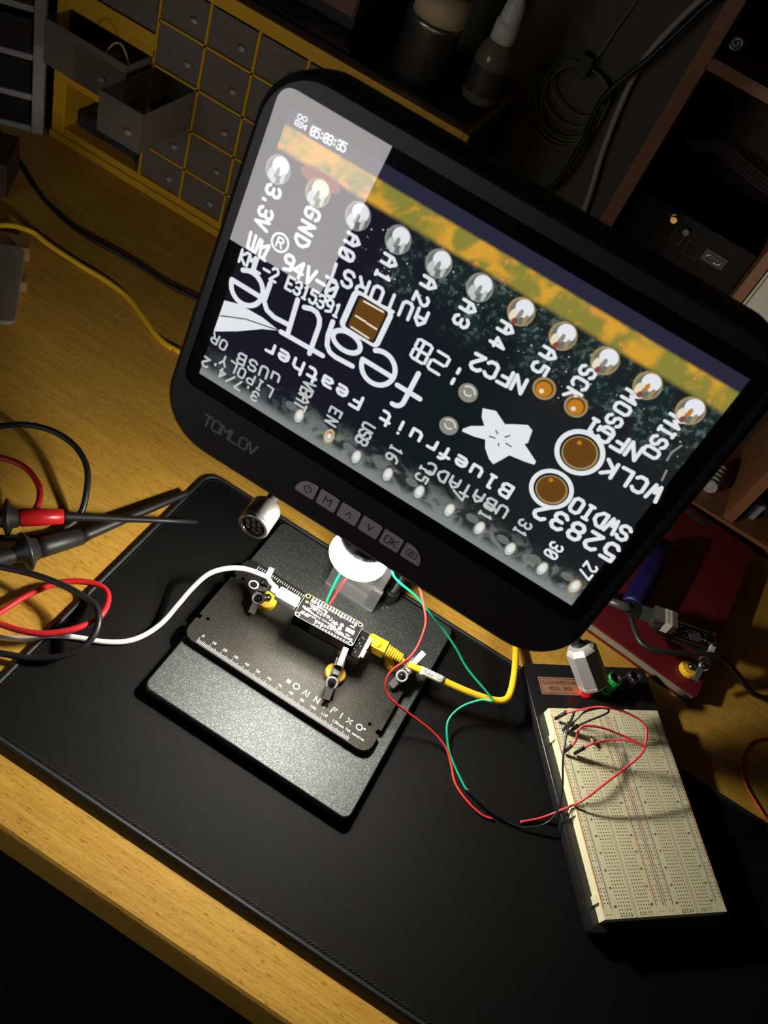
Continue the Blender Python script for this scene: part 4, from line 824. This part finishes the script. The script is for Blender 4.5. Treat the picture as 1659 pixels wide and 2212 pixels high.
mb = MB(); mb.lathe((157, 506, 256), (0, -1, 0), [(3, 0), (3, 5)], 16); mb.build('grey_socket', mat('socket_grey', (.2, .2, .19), .5), dv)
mb = MB()
for a in ((148, 240, 158, 256), (164, 236, 178, 250)): mb.tube([(x, 505.7, z) for x, z in ((a[0], a[1]), (a[2], a[1]), (a[2], a[3]), (a[0], a[3]), (a[0], a[1]))], .3, 6, sub=1)
mb.build('port_outlines', mat('port_line', (.10, .10, .10), .4), dv)
af = thing('audio_connector', 'round chrome connector end lying on the upper shelf board', 'connector', (107, 510, 398))
mb = MB(); mb.lathe((106, 520, 405), (-.05, -1, .25), [(5.5, 0), (6, 2), (6, 24), (5.2, 25), (4.2, 25), (4.0, 22), (2.4, 22), (2.4, 25.5), (1.4, 25.5), (1.2, 21)], 24); mb.build('chrome_sleeve', STEEL, af)
MB().tube([(107, 520, 404), (130, 540, 403), (180, 560, 402.5), (220, 565, 402.5)], 4, 10).build('grey_lead', mat('grey_rubber', (.03, .028, .028), .5, spec=.2), af)
bd = thing('lead_bundle', 'dark bundle of leads lying behind the device in the cubby', 'cable', (150, 560, 268))
for k in range(4): MB().tube([(110+k*4, 520+k*4, 320-k*3), (140, 530+k*4, 330-k*4), (180, 540+k*4, 322-k*5), (222, 550+k*4, 312-k*4)], 2.2, 8).build('strand', mat('grey_rubber', (.03, .028, .028), .5, spec=.2), bd)
hd = thing('hose_coil', 'coil of pale ribbed tube in the lower shelf cubby', 'hose', (340, 520, 13))
mb = MB()
for k in range(5): mb.lathe((339+k*1.0, 508+k*9, 13.2+8), (0, 1, 0), [(8, 0), (8.6, 2), (8, 4), (6.6, 5), (6.6, 8)], 18, 0, cap=(True, True))
mb.build('ribs', mat('hose_grey', (.4, .37, .34), .5), hd)
bxx = thing('hand_tool', 'black tool with a pale label in the lower right cubby', 'tool', (400, 530, 13))
MB().lathe((410, 508, 33), (.3, 1, .05), [(8, 0), (12, 4), (15, 20), (13, 45), (9, 60)], 24).build('tool_body', mat('tool_black', (.012, .012, .014), .35), bxx)
MB().box((391, 520, 24), (12, 26, 22), Matrix.Rotation(.3, 3, 'Z')).build('pale_label', mat('grey_label', (.30, .27, .27), .5), bxx)
pn = MB(); pn.cyl((420, 489, 14.4), (432, 478.5, 14.4), 1.2, n=10); tag(pn.build('metal_pin', STEEL), 'thin bright metal pin on the bottom shelf edge', 'pin')

# ---------------------------------------------------------------- left side: storage rack and wood offcuts
rk = thing('storage_rack', 'grey plastic storage rack with black drawers at the left edge', 'storage rack', (-560, 480, 0))
RF = frame3((-534, 447, 0), (.85, .53, 0), (-.53, .85, 0))
mb = MB(RF)
mb.bx((-9, 0, 0), (4, 14, 330)); mb.bx((-260, 0, 0), (-250, 14, 330)); mb.bx((-9, 190, 0), (4, 200, 330))
for z in (0, 38, 84, 136, 190): mb.bx((-250, 2, z), (-9, 200, z+7))
mb.bx((-9, 14, 0), (-6, 190, 330))
o = mb.build('frame', GREYPL, rk); bv = o.modifiers.new('round', 'BEVEL'); bv.width = .0025; bv.segments = 2
for z in (8, 46, 92, 144, 198):
    d = MB(RF).bx((-248, 4, z), (-12, 195, z+29 if z < 40 else z+36)).build('drawer', mat('drawer_black', (.012, .012, .013), .4), rk)
    MB(RF).bx((-120, -3, z+24), (-50, 4, z+29)).build('handle', GREYPL, d)
def block(name, c, size, rz, label, m=BLOCKWOOD):
    o = MB().box((0, 0, 0), size).build(name, m); o.location = Vector(c)*.001; o.rotation_euler.z = rz
    bv = o.modifiers.new('round', 'BEVEL'); bv.width = .0012; bv.segments = 2
    tag(o, label, 'wood block'); return o
block('wood_block', (-596, 368, 17), (70, 52, 34), .62, 'wood block beside the grey storage rack')
block('wood_offcut', (-424, 247.5, 8), (76, 22, 15.8), .62, 'flat wood offcut under the frosted strip, farther one')
block('wood_strip', (-392, 206, 6), (76, 14, 12), .62, 'narrow wood strip under the frosted strip, nearer one')
fs = MB(frame3((-357, 198, 17.6), (.60, -.80, 0), (.80, .60, 0))); fs.prism(rrect(-62, -20, 52, 10, 8, 6), 0, 5, bev=1.5)
tag(fs.build('frosted_strip', mat('frosted_strip_plastic', (.42, .38, .32), .4, alpha=.8)), 'frosted plastic strip lying over two wood offcuts', 'plastic strip')
block('dark_block', (-520, 330, 20), (80, 60, 40), .5, 'dark stained block at the left picture edge', mat('dark_wood', (.05, .03, .02), .6))

# ---------------------------------------------------------------- added display out of view, a guess: feeds the screen reflection, dimly lights shelves
cd = thing('added_display', 'added unseen glowing display on a stand across the room, mirrored in the microscope screen', 'added display', (-560, -1130, -740))
MB().bx((-900, -1165, -60), (-270, -1135, 560)).build('display_case', BLACK, cd)
MB().bx((-890, -1134.8, 106), (-292, -1134, 550)).build('display_panel', emis('far_glow', (1.0, .95, .95), FAR_GLOW), cd)
MB().bx((-620, -1180, -740), (-560, -1150, -60)).build('stand_column', BLACK, cd)
MB().bx((-760, -1280, -740), (-420, -1040, -720)).build('stand_foot', BLACK, cd)
